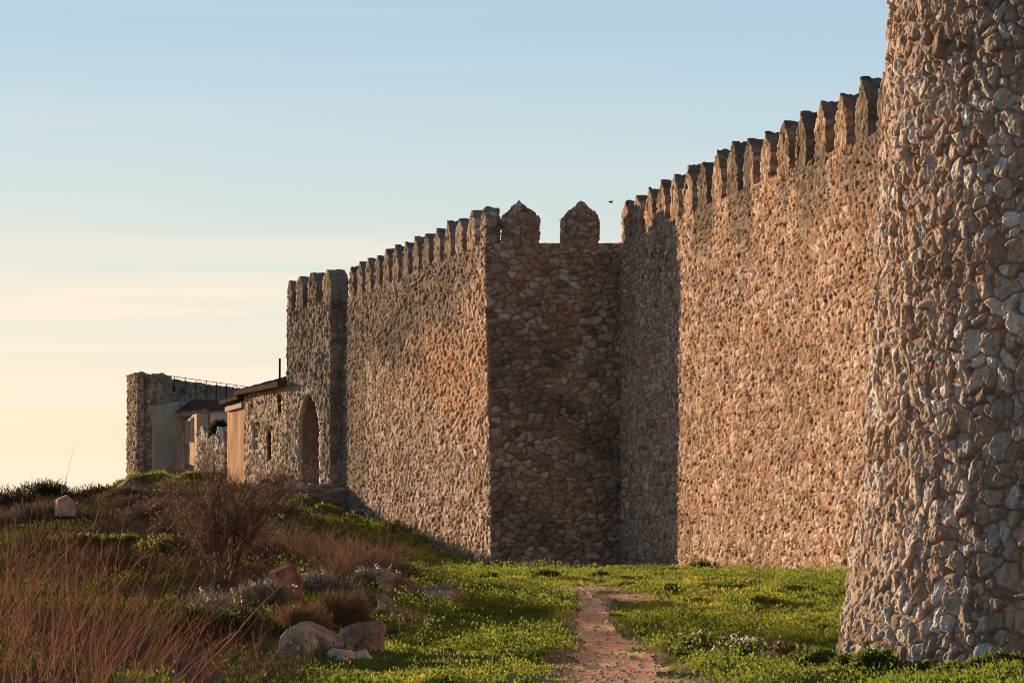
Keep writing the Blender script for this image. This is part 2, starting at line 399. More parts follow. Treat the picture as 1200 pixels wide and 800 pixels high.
# ---- square tower block with its receding left side
BL = Frame((-.59, 84), (1, 0)); EY = np.array([0, 1., 0])
C1 = np.array([-.59, 84, 0.]); DS = np.array([-.206, 1, 0.])
sq = empty('square_tower', (-.59, 84, .2)); tag(sq, 'square rubble stone tower with shaded front and two pointed merlons, orange stained left side', 'castle tower')
def col_block(L, e, r0, r1, r2, s):
    y = L[:, 1]; x = L[:, 0]; z = L[:, 2]
    front = (y < .12) & (x > .06)
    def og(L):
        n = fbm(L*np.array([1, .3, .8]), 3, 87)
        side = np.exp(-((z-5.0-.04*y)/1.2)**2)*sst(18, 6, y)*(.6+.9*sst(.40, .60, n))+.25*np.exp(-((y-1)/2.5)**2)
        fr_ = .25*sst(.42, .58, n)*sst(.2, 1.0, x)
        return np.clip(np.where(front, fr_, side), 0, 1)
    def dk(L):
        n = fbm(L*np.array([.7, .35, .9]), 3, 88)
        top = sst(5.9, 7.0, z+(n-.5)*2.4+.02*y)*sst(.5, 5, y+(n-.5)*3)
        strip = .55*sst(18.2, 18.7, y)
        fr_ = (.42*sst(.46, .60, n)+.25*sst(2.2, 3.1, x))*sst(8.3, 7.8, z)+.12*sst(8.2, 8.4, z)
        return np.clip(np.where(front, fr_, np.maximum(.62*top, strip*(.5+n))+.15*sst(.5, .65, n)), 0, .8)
    return stonecol(L, e, r0, r1, r2, s, mortar=(.38, .245, .165), a=(.41, .30, .215), b=(.62, .53, .44), c=(.22, .16, .12), orange=og, dark=dk)
zs = np.linspace(-.8, TOP, 360)
xs = ar(0, 3.75, .028)
Gf = C1+xs[None, :, None]*np.array([1, 0, 0.])+zs[:, None, None]*np.array([0, 0, 1.])
ys = ar(0, 24.5, .045)
Gs = C1+ys[::-1][None, :, None]*DS+zs[:, None, None]*np.array([0, 0, 1.])
ot = ar(0, 1.2, .1)
def taper_block(V):
    V = V.copy(); V[:, 0] += -.02*(V[:, 2]-4)*np.clip(1-(V[:, 0]+.59)/3, 0, 1)*np.clip(1-(V[:, 1]-84)/10, 0, 1)
    return V
CB = dict(cu=.22, cv=.145, cw=.27, jit=.44, warp=.035, wvar=.6)
def tops(Ga, Gb):
    # flat top between the two faces, coarse
    a = Gf[-1]; return patchVF(np.stack([a+np.array([0, t, 0]) for t in ot]))
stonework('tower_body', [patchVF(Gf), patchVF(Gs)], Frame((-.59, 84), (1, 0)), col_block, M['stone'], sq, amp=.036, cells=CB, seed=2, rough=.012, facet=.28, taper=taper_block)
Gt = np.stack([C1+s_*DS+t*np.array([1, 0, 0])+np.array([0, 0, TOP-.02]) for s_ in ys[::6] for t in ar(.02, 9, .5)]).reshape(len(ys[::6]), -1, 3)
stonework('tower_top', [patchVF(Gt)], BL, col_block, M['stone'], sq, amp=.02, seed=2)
for i, uc in enumerate((.33, 1.79)):       # pointed merlons of the front
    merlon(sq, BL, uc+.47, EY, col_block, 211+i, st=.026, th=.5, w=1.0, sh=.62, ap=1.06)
FS = Frame((-.59, 84), (-.206, 1)); INS = -FS.n
def col_side(L, e, r0, r1, r2, s):
    Q = L.copy(); Q[:, 1] = L[:, 0]; Q[:, 0] = 0
    def dk(L_): return np.clip(.25+.35*sst(2, 8, L[:, 0])+.25*sst(8.9, 9.2, L[:, 2]), 0, .7)
    return stonecol(L, e, r0, r1, r2, s, mortar=(.36, .24, .165), dark=dk)
u = .25+.35
for i in range(14):
    merlon(sq, FS, u, INS, col_side, 230+i, st=.05 if i else .03, th=.36, w=1.0 if i else .8, sh=.62, ap=1.0, flat=.3 if i == 0 else .05, cells=dict(cu=.25, cv=.15, cw=.5))
    u += 1.62 if i else 1.55
# ---- gate tower with pointed arch
G1 = np.array([-5.70, 107, 0.]); G2 = np.array([-7.37, 111.7, 0.])
GF = Frame(G1, G2-G1); GI = -GF.n if GF.n[0] < 0 else GF.n
gt = empty('gate_tower', (-5.7, 107, 2)); tag(gt, 'tall gate tower pierced by a high pointed archway beside the stone house', 'castle gate')
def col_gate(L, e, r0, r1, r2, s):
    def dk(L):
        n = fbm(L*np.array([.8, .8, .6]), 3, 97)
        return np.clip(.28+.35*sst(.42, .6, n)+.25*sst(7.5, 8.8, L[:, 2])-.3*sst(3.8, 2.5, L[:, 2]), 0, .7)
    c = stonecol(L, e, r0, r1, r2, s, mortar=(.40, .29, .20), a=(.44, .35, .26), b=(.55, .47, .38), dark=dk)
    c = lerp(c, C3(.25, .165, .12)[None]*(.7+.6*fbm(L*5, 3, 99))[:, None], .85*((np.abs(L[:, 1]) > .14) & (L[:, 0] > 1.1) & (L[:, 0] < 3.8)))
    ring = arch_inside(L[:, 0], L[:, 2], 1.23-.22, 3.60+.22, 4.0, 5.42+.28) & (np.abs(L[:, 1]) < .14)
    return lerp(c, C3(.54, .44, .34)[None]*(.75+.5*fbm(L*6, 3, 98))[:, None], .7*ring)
def arch_inside(u, z, u0=1.23, u1=3.60, zs_=4.0, za=5.42):
    c = (u0+u1)/2; hw = (u1-u0)/2; hh = za-zs_
    rad = (hw*hw+hh*hh)/(2*hw)                     # pointed arch, arcs centred on the springing line
    dx = np.abs(u-c)+(rad-hw)
    return (np.abs(u-c) < hw) & ((z <= zs_) | (dx*dx+(z-zs_)**2 < rad*rad))
def snap_arch(u, z, u0=1.23, u1=3.60, zs_=4.0, za=5.42):
    c = (u0+u1)/2; hw = (u1-u0)/2; hh = za-zs_; rad = (hw*hw+hh*hh)/(2*hw)
    s_ = np.where(u >= c, 1., -1.); low = z <= zs_
    cx = c-s_*(rad-hw); du = u-cx; dz = z-zs_; r_ = np.hypot(du, dz)
    un = np.where(low, c+s_*hw, cx+du/r_*rad); zn = np.where(low, z, zs_+dz/r_*rad)
    return un, zn
def holed(fr, us, zs, inside, snap, depth, inw, dstep=.1):
    U, Z = np.meshgrid(us, zs); cu_ = (U[:-1, :-1]+U[1:, 1:])/2; cz = (Z[:-1, :-1]+Z[1:, 1:])/2
    hole = inside(cu_, cz); keep = ~hole
    nz, nu = U.shape; near = np.zeros(U.shape, bool); kk = np.zeros(U.shape, bool)
    for dz in (0, 1):
        for du in (0, 1):
            near[dz:nz-1+dz, du:nu-1+du] |= hole; kk[dz:nz-1+dz, du:nu-1+du] |= keep
    b = near & kk
    if snap is not None:
        un, zn = snap(U[b], Z[b]); U[b] = un; Z[b] = zn
    Pt = fr.O+U[..., None]*fr.e+Z[..., None]*np.array([0, 0, 1.])
    idx = np.arange(nz*nu).reshape(nz, nu)
    Q = np.stack([idx[:-1, :-1], idx[:-1, 1:], idx[1:, 1:], idx[1:, :-1]], -1)[keep]
    V = Pt.reshape(-1, 3)
    n = np.cross(V[Q[0, 1]]-V[Q[0, 0]], V[Q[0, 3]]-V[Q[0, 0]])
    if np.dot(n, -inw) < 0: Q = Q[:, ::-1]
    used = np.unique(Q); rem = np.full(len(V), -1); rem[used] = np.arange(len(used))
    parts = [(V[used], rem[Q])]
    # reveals from boundary edges
    ed = {}
    for q in Q:
        for k_ in range(4):
            a, c_ = int(q[k_]), int(q[(k_+1) % 4]); ed[(a, c_)] = 1
    hb = set(idx[b].ravel().tolist())
    steps = np.linspace(0, depth, max(2, int(depth/dstep)+1))
    vv, ff = [], []
    for (a, c_) in ed:
        if (c_, a) not in ed and a in hb and c_ in hb:
            o = len(vv)
            for s_ in steps: vv.append(V[c_]+inw*s_); vv.append(V[a]+inw*s_)
            for j in range(len(steps)-1): ff.append([o+2*j, o+2*j+1, o+2*j+3, o+2*j+2])
    if vv: parts.append((np.array(vv), np.array(ff)))
    return parts
gus = ar(0, 5.0, .045); gzs = ar(1.0, 8.25, .045)
gp = holed(GF, gus, gzs, arch_inside, snap_arch, 2.6, GI, .08)
# shaded end of the tower, facing the square tower
ge = ar(0, 1.2, .045); Gend = G1+ge[None, :, None]*np.array([1, .0, 0])+gzs[:, None, None]*np.array([0, 0, 1.])
gp.append(patchVF(Gend))
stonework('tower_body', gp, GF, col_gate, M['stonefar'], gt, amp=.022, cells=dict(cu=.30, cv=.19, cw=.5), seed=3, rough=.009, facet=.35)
Gt = (G1+np.array([0, 0, 8.23]))+ar(0, 5, .5)[:, None, None]*GF.e+ar(0, 6, .6)[None, :, None]*GI
stonework('tower_top', [patchVF(Gt[:, ::-1])], GF, col_gate, M['stonefar'], gt, amp=.02, seed=3)
Gl = (G2)+gzs[::6][:, None, None]*np.array([0, 0, 1.])+ar(0, 6, .5)[None, :, None]*GI
stonework('tower_back', [patchVF(Gl[:, ::-1])], GF, col_gate, M['stonefar'], gt, amp=.02, seed=3)
for i, uc in enumerate((.35, 2.0, 3.45, 4.68)):
    merlon(gt, GF, uc, GI, col_gate, 330+i, st=.06, th=.55, w=.95 if i < 3 else .62, sh=.66, ap=.98, mat='stonefar', z0=8.22, flat=.25)
# ---- round tower in the foreground
rt = empty('round_tower', (8.55, 35.3, -.2)); tag(rt, 'massive round rubble stone tower with battered foot cropped by the right edge', 'castle tower')
RC = np.array([9.95, 35.3]); 
def rad_at(z):   # z world; left silhouette fitted to the photograph
    return np.interp(z, [-1.2, -.1, .8, 2.0, 3.4, 4.6, 6.9, 12], [6.72, 6.57, 6.45, 6.31, 6.20, 6.13, 6.00, 5.9])
th = np.r_[np.radians(ar(-60, -11, 3)), np.radians(ar(-10.5, 52, .115)), np.radians(ar(54, 296, 4))]  # angle from -X turning towards the camera
th = np.r_[th, th[0]+2*math.pi]
zr = np.r_[ar(-1.2, 8.2, .0135), ar(8.4, 10.5, .25)]
T_, Z_ = np.meshgrid(th, zr); Rr = rad_at(Z_)
Gr = np.stack([RC[0]-Rr*np.cos(T_), RC[1]-Rr*np.sin(T_), Z_], -1)
class RFrame:
    def loc(s, P):
        a = np.arctan2(-(P[:, 1]-RC[1]), -(P[:, 0]-RC[0])); r_ = np.hypot(P[:, 0]-RC[0], P[:, 1]-RC[1])
        return np.stack([a*6.4, r_-rad_at(P[:, 2]), P[:, 2]], 1)
def col_round(L, e, r0, r1, r2, s):
    def dk(L): return .25*sst(.5, .66, fbm(L*np.array([.9, .9, .8]), 3, 107))
    def og(L): return .30*sst(.5, .62, fbm(L*np.array([.6, .6, .5])+4, 3, 108))
    c = stonecol(L, e, r0, r1, r2, s, mortar=(.40, .27, .19), a=(.46, .37, .29), b=(.68, .62, .545), c=(.29, .215, .16), dark=dk, orange=og)
    fine = fbm(L*38, 3, 109); return np.clip(c*(.72+.56*fine[:, None]), .01, .9)
V, Fc = patchVF(Gr); V, Fc = weld([(V, Fc)], .0008)
N = vnormals(V, Fc)
if np.dot(N[len(N)//2], np.array([V[len(N)//2, 0]-RC[0], V[len(N)//2, 1]-RC[1], 0])) < 0: Fc = Fc[:, ::-1]; N = -N
L = RFrame().loc(V)
e, r0, r1_, r2_ = masonry(L, s=5, cu=.195, cv=.165, cw=.9, jit=.46, warp=.05, wvar=.66)
prof = sst(.05, .19, e)
n7 = fbm(L*6, 4, 531, .55)-.5; nf = fbm(L*26, 3, 533, .6)-.5; pit = sst(.60, .74, fbm(L*13, 3, 534))
lowm = .65+.5*sst(.40, .58, fbm(L*.9, 3, 538))
dome = sst(.0, .6, e)
facet = (L[:, 0]*(r0-.5)+L[:, 2]*(r2_-.5)); facet = ((facet*37) % 1-.5)*0
rug = np.abs(fbm(L*np.array([11, 11, 9.]), 4, 541, .6)-.5)*2
hgt = (prof*(.35+.65*r1_)*.034+dome*.004)*lowm-sst(.09, .0, e)*.018+prof*masonry.tilt*.26+n7*.016+nf*.028*(.35+prof)-rug*.016*(.4+.6*prof)-pit*.02*prof-.02
col = col_round(L, e, r0, r1_, r2_, 5)
mesh('tower_body', V+N*hgt[:, None], Fc, M['stone'], rt, col)
# flat cap (out of frame) closes the tower
ca = np.linspace(0, 2*math.pi, 49)[:-1]; cv_ = np.stack([RC[0]+6.0*np.cos(ca), RC[1]+6.0*np.sin(ca), np.full(48, 10.4)], 1)
cv_ = np.concatenate([cv_, [[RC[0], RC[1], 10.45]]]); cf = np.array([[i, (i+1) % 48, 48, 48] for i in range(48)])[:, :3]
mesh('tower_top', cv_, cf, M['stone'], rt, np.tile(C3(.4, .3, .22), (len(cv_), 1)))
# ---- simple solids
def boxVF(fr, u0, u1, o0, o1, z0, z1, inw, faces='fblrt', nu=2, no=2, nv=2):
    return blockparts(fr, np.linspace(u0, u1, nu), np.linspace(o0, o1, no), np.linspace(0, 1, nv), z0, z1, faces, inw)
def solid(name, fr, u0, u1, o0, o1, z0, z1, inw, mat, parent, col=None, **k):
    V, Fc = weld(boxVF(fr, u0, u1, o0, o1, z0, z1, inw, **k))
    # close the underside
    return mesh(name, V, Fc, M[mat], parent, None if col is None else np.tile(C3(*col), (len(V), 1)), smooth=False)
def boxes(name, lst, mat, parent=None, col=None):
    """lst of (8-corner convex boxes given as centre, half axes 3x3)"""
    Vs, Fs, o = [], [], 0
    sg = np.array([[a, b, c] for c in (-1, 1) for b in (-1, 1) for a in (-1, 1)], float)
    fq = np.array([[0, 2, 3, 1], [4, 5, 7, 6], [0, 1, 5, 4], [2, 6, 7, 3], [0, 4, 6, 2], [1, 3, 7, 5]])
    for c, A in lst:
        Vs.append(np.array(c)+sg@np.array(A)); Fs.append(fq+o); o += 8
    V = np.concatenate(Vs); return mesh(name, V, np.concatenate(Fs), M[mat], parent, None if col is None else np.tile(C3(*col), (len(V), 1)), smooth=False)
def bar(a, b, w, h=None):
    a, b = np.array(a, float), np.array(b, float); d = b-a; L_ = np.linalg.norm(d); d /= L_
    up = np.array([0, 0, 1.]) if abs(d[2]) < .9 else np.array([0, 1., 0]); s_ = np.cross(d, up); s_ /= np.linalg.norm(s_); t = np.cross(s_, d)
    return ((a+b)/2, [d*L_/2, s_*w/2, t*(h or w)/2])
def tiled(name, A, B, C_, D, parent, th=.10, pitch=.2):
    """roof slab: A,B eave ends, C,D ridge ends above B,A"""
    A, B, C_, D = map(lambda q: np.array(q, float), (A, B, C_, D))
    nu = max(8, int(np.linalg.norm(B-A)/pitch*6)); nv = max(4, int(np.linalg.norm(D-A)/.12))
    u = np.linspace(0, 1, nu+1); v = np.linspace(0, 1, nv+1)
    G = (A*(1-u)[None, :, None]+B*u[None, :, None])*(1-v)[:, None, None]+(D*(1-u)[None, :, None]+C_*u[None, :, None])*v[:, None, None]
    wv = np.abs(np.sin(u*np.linalg.norm(B-A)/pitch*math.pi))*.06; st_ = ((v*np.linalg.norm(D-A)/.34) % 1)*-.03
    Gtp = G.copy(); Gtp[..., 2] += th+wv[None]+st_[:, None]+(fbm(G.reshape(-1, 3)*2, 2, 5).reshape(G.shape[:2])-.5)*.05
    parts = [patchVF(Gtp), patchVF(G[:, ::-1])]
    for a_, b_ in ((Gtp[0], G[0]), (G[-1], Gtp[-1]), (G[:, 0], Gtp[:, 0]), (Gtp[:, -1], G[:, -1])):
        parts.append(patchVF(np.stack([b_, a_])))
    V, Fc = weld(parts, .0005)
    return mesh(name, V, Fc, M['tile'], parent, smooth=False)
def window(parent, fr, inw, u0, u1, z0, z1, lintel=True, bars=1, depth=.07, framecol='wood'):
    f = boxes('window', [bar(fr.w(0, 0, 0)+fr.e*u+inw*depth+np.array([0, 0, z0]), fr.w(0, 0, 0)+fr.e*u+inw*depth+np.array([0, 0, z1]), .07) for u in (u0+.035, u1-.035)]
        + [bar(fr.O+fr.e*u0+inw*depth+np.array([0, 0, z]), fr.O+fr.e*u1+inw*depth+np.array([0, 0, z]), .07) for z in ([z0+.035, z1-.035]+[z0+(z1-z0)*(k_+1)/(bars+1) for k_ in range(bars)])], framecol, parent)
    G = grid(fr.O+fr.e*u0+inw*(depth+.02)+[0, 0, z0], fr.O+fr.e*u1+inw*(depth+.02)+[0, 0, z0], fr.O+fr.e*u1+inw*(depth+.02)+[0, 0, z1], fr.O+fr.e*u0+inw*(depth+.02)+[0, 0, z1], 1, 1)
    V, Fc = patchVF(G); mesh('pane', V, Fc, M['glass'], f, smooth=False)
    return f
def facade(name, fr, inw, us, zs, holes, mat, parent, colfn, amp, cells, seed, depth=.3, end=True):
    us = np.array(us); zs = np.array(zs)
    for (a, b, c, d) in holes:
        for q in (a, b): us[np.abs(us-q).argmin()] = q
        for q in (c, d): zs[np.abs(zs-q).argmin()] = q
    ins = lambda U, Z: np.any([(U > a) & (U < b) & (Z > c) & (Z < d) for (a, b, c, d) in holes], axis=0) if holes else np.zeros(U.shape, bool)
    ps = holed(fr, us, zs, ins, None, depth, inw, .1)
    return ps
# ---- stone house beyond the gate
HF = Frame((-7.40, 111.8), (-.28, 1)); HI = -HF.n if HF.n[0] < 0 else HF.n
sh_ = empty('stone_house', (-7.4, 111.8, 2.2)); tag(sh_, 'low stone house with sagging tiled roof built against the gate tower', 'house')
ud = lambda d: (d-111.8)*1.038
holes = [(ud(116.3), ud(117.0), 3.67, 4.54), (ud(114.1), ud(114.8), 3.30, 4.34), (ud(117.15), ud(117.5), 5.15, 5.60), (ud(112.5), ud(113.15), 4.82, 5.55)]
def col_house(L, e, r0, r1, r2, s):
    def og(L): return .45*sst(.42, .6, fbm(L*np.array([.9, .9, .8]), 3, 117))
    return stonecol(L, e, r0, r1, r2, s, mortar=(.47, .33, .22), a=(.46, .37, .27), b=(.58, .49, .39), orange=og)
ps = facade('wall', HF, HI, ar(-.1, ud(118.6), .045), ar(1.6, 5.82, .045), holes, 'stonefar', sh_, col_house, .04, None, 6)
stonework('wall', ps, HF, col_house, M['stonefar'], sh_, amp=.035, cells=dict(cu=.26, cv=.17, cw=.5), seed=6)
for k_, h_ in enumerate(holes): window(sh_, HF, HI, *h_, framecol='pale' if k_ == 0 else 'wood', bars=1 if k_ in (0, 3) else 0)
def pt(fr, inw, u, o, z): return fr.O+fr.e*u+inw*o+np.array([0, 0, z])
rf = tiled('roof', pt(HF, HI, ud(118.9), -.32, 5.66), pt(HF, HI, -.15, -.32, 5.70), pt(HF, HI, -.15, 3.6, 6.85), pt(HF, HI, ud(118.9), 3.6, 6.72), sh_, th=.13)
boxes('chimney_pipe', [bar(pt(HF, HI, .55, -.1, 5.8), pt(HF, HI, .52, -.1, 6.66), .065)], 'iron', rf)
boxes('lintel', [bar(pt(HF, HI, ud(116.2), -.03, 4.62), pt(HF, HI, ud(117.1), -.03, 4.62), .08, .12)], 'wood', sh_)
boxes('lintel', [bar(pt(HF, HI, ud(113.9), -.03, 4.42), pt(HF, HI, ud(115.0), -.03, 4.42), .08, .14)], 'wood', sh_)
# ---- plastered annex at its left
pa = empty('plastered_annex', (-9.4, 118.6, 2.4)); tag(pa, 'narrow orange plastered annex with pale top beam at the left end of the stone house', 'outbuilding')
def pcol(base, seed, amp=.25):
    def f(L, *a):
        n = fbm(L*np.array([1.2, 1.2, .7]), 4, seed); n2 = fbm(L*np.array([4, 4, 1.2]), 3, seed+1)
        c = C3(*base)[None]*(1-amp/2+amp*n[:, None])*(.85+.3*n2[:, None])
        return lerp(c, C3(.30, .22, .16)[None], .5*sst(.56, .7, n))
    return f
def plast(name, parts, fr, base, seed, parent, amp=.25):
    V, Fc = weld(parts); N = vnormals(V, Fc); L = fr.loc(V)
    V2 = V+N*((fbm(L*1.3, 3, seed+5)-.5)*.05)[:, None]
    return mesh(name, V2, Fc, M['plaster'], parent, pcol(base, seed, amp)(L))
plast('wall', blockparts(HF, ar(ud(118.62), ud(121.7), .1), ar(.03, 3, .3), np.linspace(0, 1, 32), 1.8, 5.40, 'fblrt', HI), HF, (.50, .31, .19), 121, pa)
boxes('beam', [bar(pt(HF, HI, ud(118.7), -.03, 5.33), pt(HF, HI, ud(121.6), -.03, 5.26), .12, .16)], 'pale', pa)
tiled('roof', pt(HF, HI, ud(121.9), -.25, 5.44), pt(HF, HI, ud(118.6), -.25, 5.52), pt(HF, HI, ud(118.6), 3, 6.1), pt(HF, HI, ud(121.9), 3, 5.95), pa)
# ---- pale shed and the white walled corner behind
ws = empty('whitewashed_shed', (-11.8, 133, 3.2)); tag(ws, 'small whitewashed shed half hidden behind dark ivy above the garden wall', 'shed')
WF = Frame((-11.85, 134), (1, -.25)); WI = WF.n if WF.n[1] > 0 else -WF.n
plast('wall', blockparts(WF, ar(0, .72, .08), ar(0, 1.8, .3), np.linspace(0, 1, 16), 3.2, 5.55, 'fblrt', WI), WF, (.60, .52, .44), 131, ws, .15)
tiled('roof', pt(WF, WI, -.1, -.15, 5.58), pt(WF, WI, .8, -.15, 5.66), pt(WF, WI, .8, 1.9, 5.75), pt(WF, WI, -.1, 1.9, 5.67), ws, th=.05)
# ---- grey plaster house
ph = empty('plaster_house', (-14.77, 140, 2.9)); tag(ph, 'grey plastered house with mono pitch roof beside the far ruined tower', 'house')
PF = Frame((-14.95, 141.8), (1, 0)); PI_ = np.array([0, 1., 0])
plast('wall', blockparts(PF, ar(0, 1.12, .09), ar(0, 5, .5), np.linspace(0, 1, 36), 2.4, lambda u_: 6.0+.2*u_, 'fblrt', PI_), PF, (.42, .37, .30), 141, ph, .15)
q0, q1, q2, q3 = (-13.69, 139.6), (-13.27, 139.6), (-12.50, 135.4), (-12.05, 135.4)
def wl(a, b, z0, z1, n=10): return patchVF(grid((*a, z0), (*b, z0), (*b, z1), (*a, z1), n, 30))
plast('wing_wall', [wl(q0, q1, 2.6, 5.52), wl(q2, q3, 2.6, 5.52), wl(q3, (-11.9, 143), 2.6, 5.52)], PF, (.36, .29, .22), 142, ph, .15)
QF = Frame(q1, (q2[0]-q1[0], q2[1]-q1[1])); QI = QF.n if QF.n[0] > 0 else -QF.n
LQ = math.hypot(q2[0]-q1[0], q2[1]-q1[1])
hw_ = (LQ*.16, LQ*.62, 4.47, 5.30)
ps = facade('w', QF, QI, ar(0, LQ, .12), ar(2.6, 5.52, .12), [hw_], 'plaster', ph, None, 0, None, 0, depth=.12)
plast('window_wall', ps, QF, (.50, .36, .25), 143, ph, .2)
window(ph, QF, QI, *hw_, bars=1, framecol='pale')
boxes('window_surround', [bar(pt(QF, QI, hw_[0]-.12, -.03, 4.4), pt(QF, QI, hw_[0]-.12, -.03, 5.38), .2, .05), bar(pt(QF, QI, hw_[1]+.12, -.03, 4.4), pt(QF, QI, hw_[1]+.12, -.03, 5.38), .2, .05), bar(pt(QF, QI, hw_[0]-.2, -.03, 5.36), pt(QF, QI, hw_[1]+.2, -.03, 5.36), .05, .12)], 'pale', ph)
tiled('roof', (-13.85, 139.7, 5.50), (-11.95, 135.1, 5.58), (-11.2, 140.5, 6.05), (-13.5, 143.5, 6.2), ph)
# ---- garden wall
GW = Frame((-10.8, 128.2), (-1.55, 5.8)); GWI = -GW.n if GW.n[0] < 0 else GW.n
p = blockparts(GW, ar(0, 6.1, .05), ar(0, .5, .1), np.linspace(0, 1, 54), 2.2, lambda u_: 4.62+.12*math.sin(u_*1.7)+.1*math.sin(u_*5.3)+(-.5 if u_ < 1.0 else 0)+(.15 if u_ > 4.5 else 0), 'fblrt', GWI)
o = stonework('garden_wall', p, GW, lambda L, e, a, b, c, s: stonecol(L, e, a, b, c, s, mortar=(.30, .22, .16), a=(.50, .42, .34), b=(.66, .6, .52)), M['stonefar'], None, amp=.05, cells=dict(cu=.3, cv=.2, cw=.5), seed=8)
tag(o, 'uneven dry stone garden wall below the plaster house', 'garden wall')
# ---- ruined far tower and far wall
ft = empty('ruined_tower', (-16.3, 148, 2.4)); tag(ft, 'square ruined stone tower at the far left end of the fortifications', 'castle tower')
TF = Frame((-16.27, 148), (1, 0))
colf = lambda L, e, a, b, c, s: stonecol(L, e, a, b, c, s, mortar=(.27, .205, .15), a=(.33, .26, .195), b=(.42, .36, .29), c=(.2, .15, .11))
p = []
xs_ = ar(0, 1.15, .045); vz = ar(.2, 6.90, .05); dy = ar(0, 3.2, .06)
A_ = np.array([-16.27, 148, 0.])
DL = np.array([-.25, 1, 0.])
notch = lambda U, Z: (U > .33) & (U < .42) & (Z > 6.88)
top_z = lambda u_: 7.62
def frontz(u_): return 7.0 if .35 < u_ < .43 else (7.66 if u_ <= .35 else 7.60)
vs = np.linspace(0, 1, 118)
Zt = np.array([frontz(q) for q in xs_]); Gf_ = A_+xs_[None, :, None]*np.array([1, 0, 0.])+(1.2+vs[:, None]*(Zt-1.2)[None])[..., None]*np.array([0, 0, 1.])
Gl_ = A_+dy[::-1][None, :, None]*DL+(1.2+vs*(7.66-1.2))[:, None, None]*np.array([0, 0, 1.])
Gr_ = A_+np.array([1.15, 0, 0])+dy[None, :, None]*np.array([0, 1., 0])+(1.2+vs*(7.6-1.2))[:, None, None]*np.array([0, 0, 1.])
tp = A_+np.array([0, 0, 0.])+xs_[None, :, None]*np.array([1, 0, 0.])+ar(0, .6, .06)[:, None, None]*np.array([0, 1., 0])+Zt[None, :, None]*np.array([0, 0, 1.])
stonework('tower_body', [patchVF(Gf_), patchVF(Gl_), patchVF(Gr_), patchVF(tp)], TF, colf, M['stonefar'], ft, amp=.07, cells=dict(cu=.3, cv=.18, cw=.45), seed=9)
fw = empty('railed_wall', (-15.3, 150, 3)); tag(fw, 'dark shaded far wall with thin iron railing running down behind the houses', 'castle wall')
WFr = Frame((-15.5, 149.5), (2.6, 14)); WFi = -WFr.n if WFr.n[0] > 0 else WFr.n   # visible face looks right
WFi = -WFr.n if np.dot(WFr.n, [1, 0, 0]) > 0 else WFr.n
p = blockparts(WFr, ar(0, 17, .09), ar(0, 1, .2), np.linspace(0, 1, 80), 1.5, 7.48, 'ft', WFi)
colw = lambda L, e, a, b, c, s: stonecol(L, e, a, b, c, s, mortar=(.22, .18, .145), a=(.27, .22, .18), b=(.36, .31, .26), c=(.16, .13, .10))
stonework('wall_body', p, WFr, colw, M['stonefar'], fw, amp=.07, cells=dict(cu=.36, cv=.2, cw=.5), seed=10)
rl = [bar(pt(WFr, WFi, a_, -.06, 6.95), pt(WFr, WFi, a_, -.06, 7.63), .03) for a_ in np.arange(.6, 17, 1.75)]
rl += [bar(pt(WFr, WFi, .1, -.06, 7.63), pt(WFr, WFi, 17, -.06, 7.63), .025)]
boxes('railing', rl, 'iron', fw)
# ---- terrace in front of the gate
tr_ = Frame((-5.16, 106.4), (-1, .25)); tri = tr_.n if tr_.n[1] > 0 else -tr_.n
p = blockparts(tr_, ar(0, 3.3, .05), ar(0, 9, .25), np.linspace(0, 1, 30), .9, 2.46, 'flrt', tri)
def col_terr(L, e, a, b, c, s):
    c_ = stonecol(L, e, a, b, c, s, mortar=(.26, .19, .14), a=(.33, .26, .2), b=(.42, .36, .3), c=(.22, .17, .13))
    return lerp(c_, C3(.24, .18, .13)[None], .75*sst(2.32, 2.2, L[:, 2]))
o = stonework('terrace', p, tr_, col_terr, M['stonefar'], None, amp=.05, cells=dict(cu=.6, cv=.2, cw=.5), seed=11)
tag(o, 'low earth and stone terrace forming the threshold of the pointed gate', 'terrace')
bn = Frame((-7.85, 111.9), (-.28, 1)); bni = -bn.n if bn.n[0] < 0 else bn.n
p = blockparts(bn, ar(0, 2.6, .06), ar(0, .5, .1), np.linspace(0, 1, 12), 2.2, 2.85, 'fblrt', bni)
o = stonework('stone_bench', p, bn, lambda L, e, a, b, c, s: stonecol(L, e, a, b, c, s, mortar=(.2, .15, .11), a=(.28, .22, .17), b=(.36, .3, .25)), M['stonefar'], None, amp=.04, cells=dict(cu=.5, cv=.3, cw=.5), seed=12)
tag(o, 'low dark stone bench block left of the gate arch', 'stone bench')
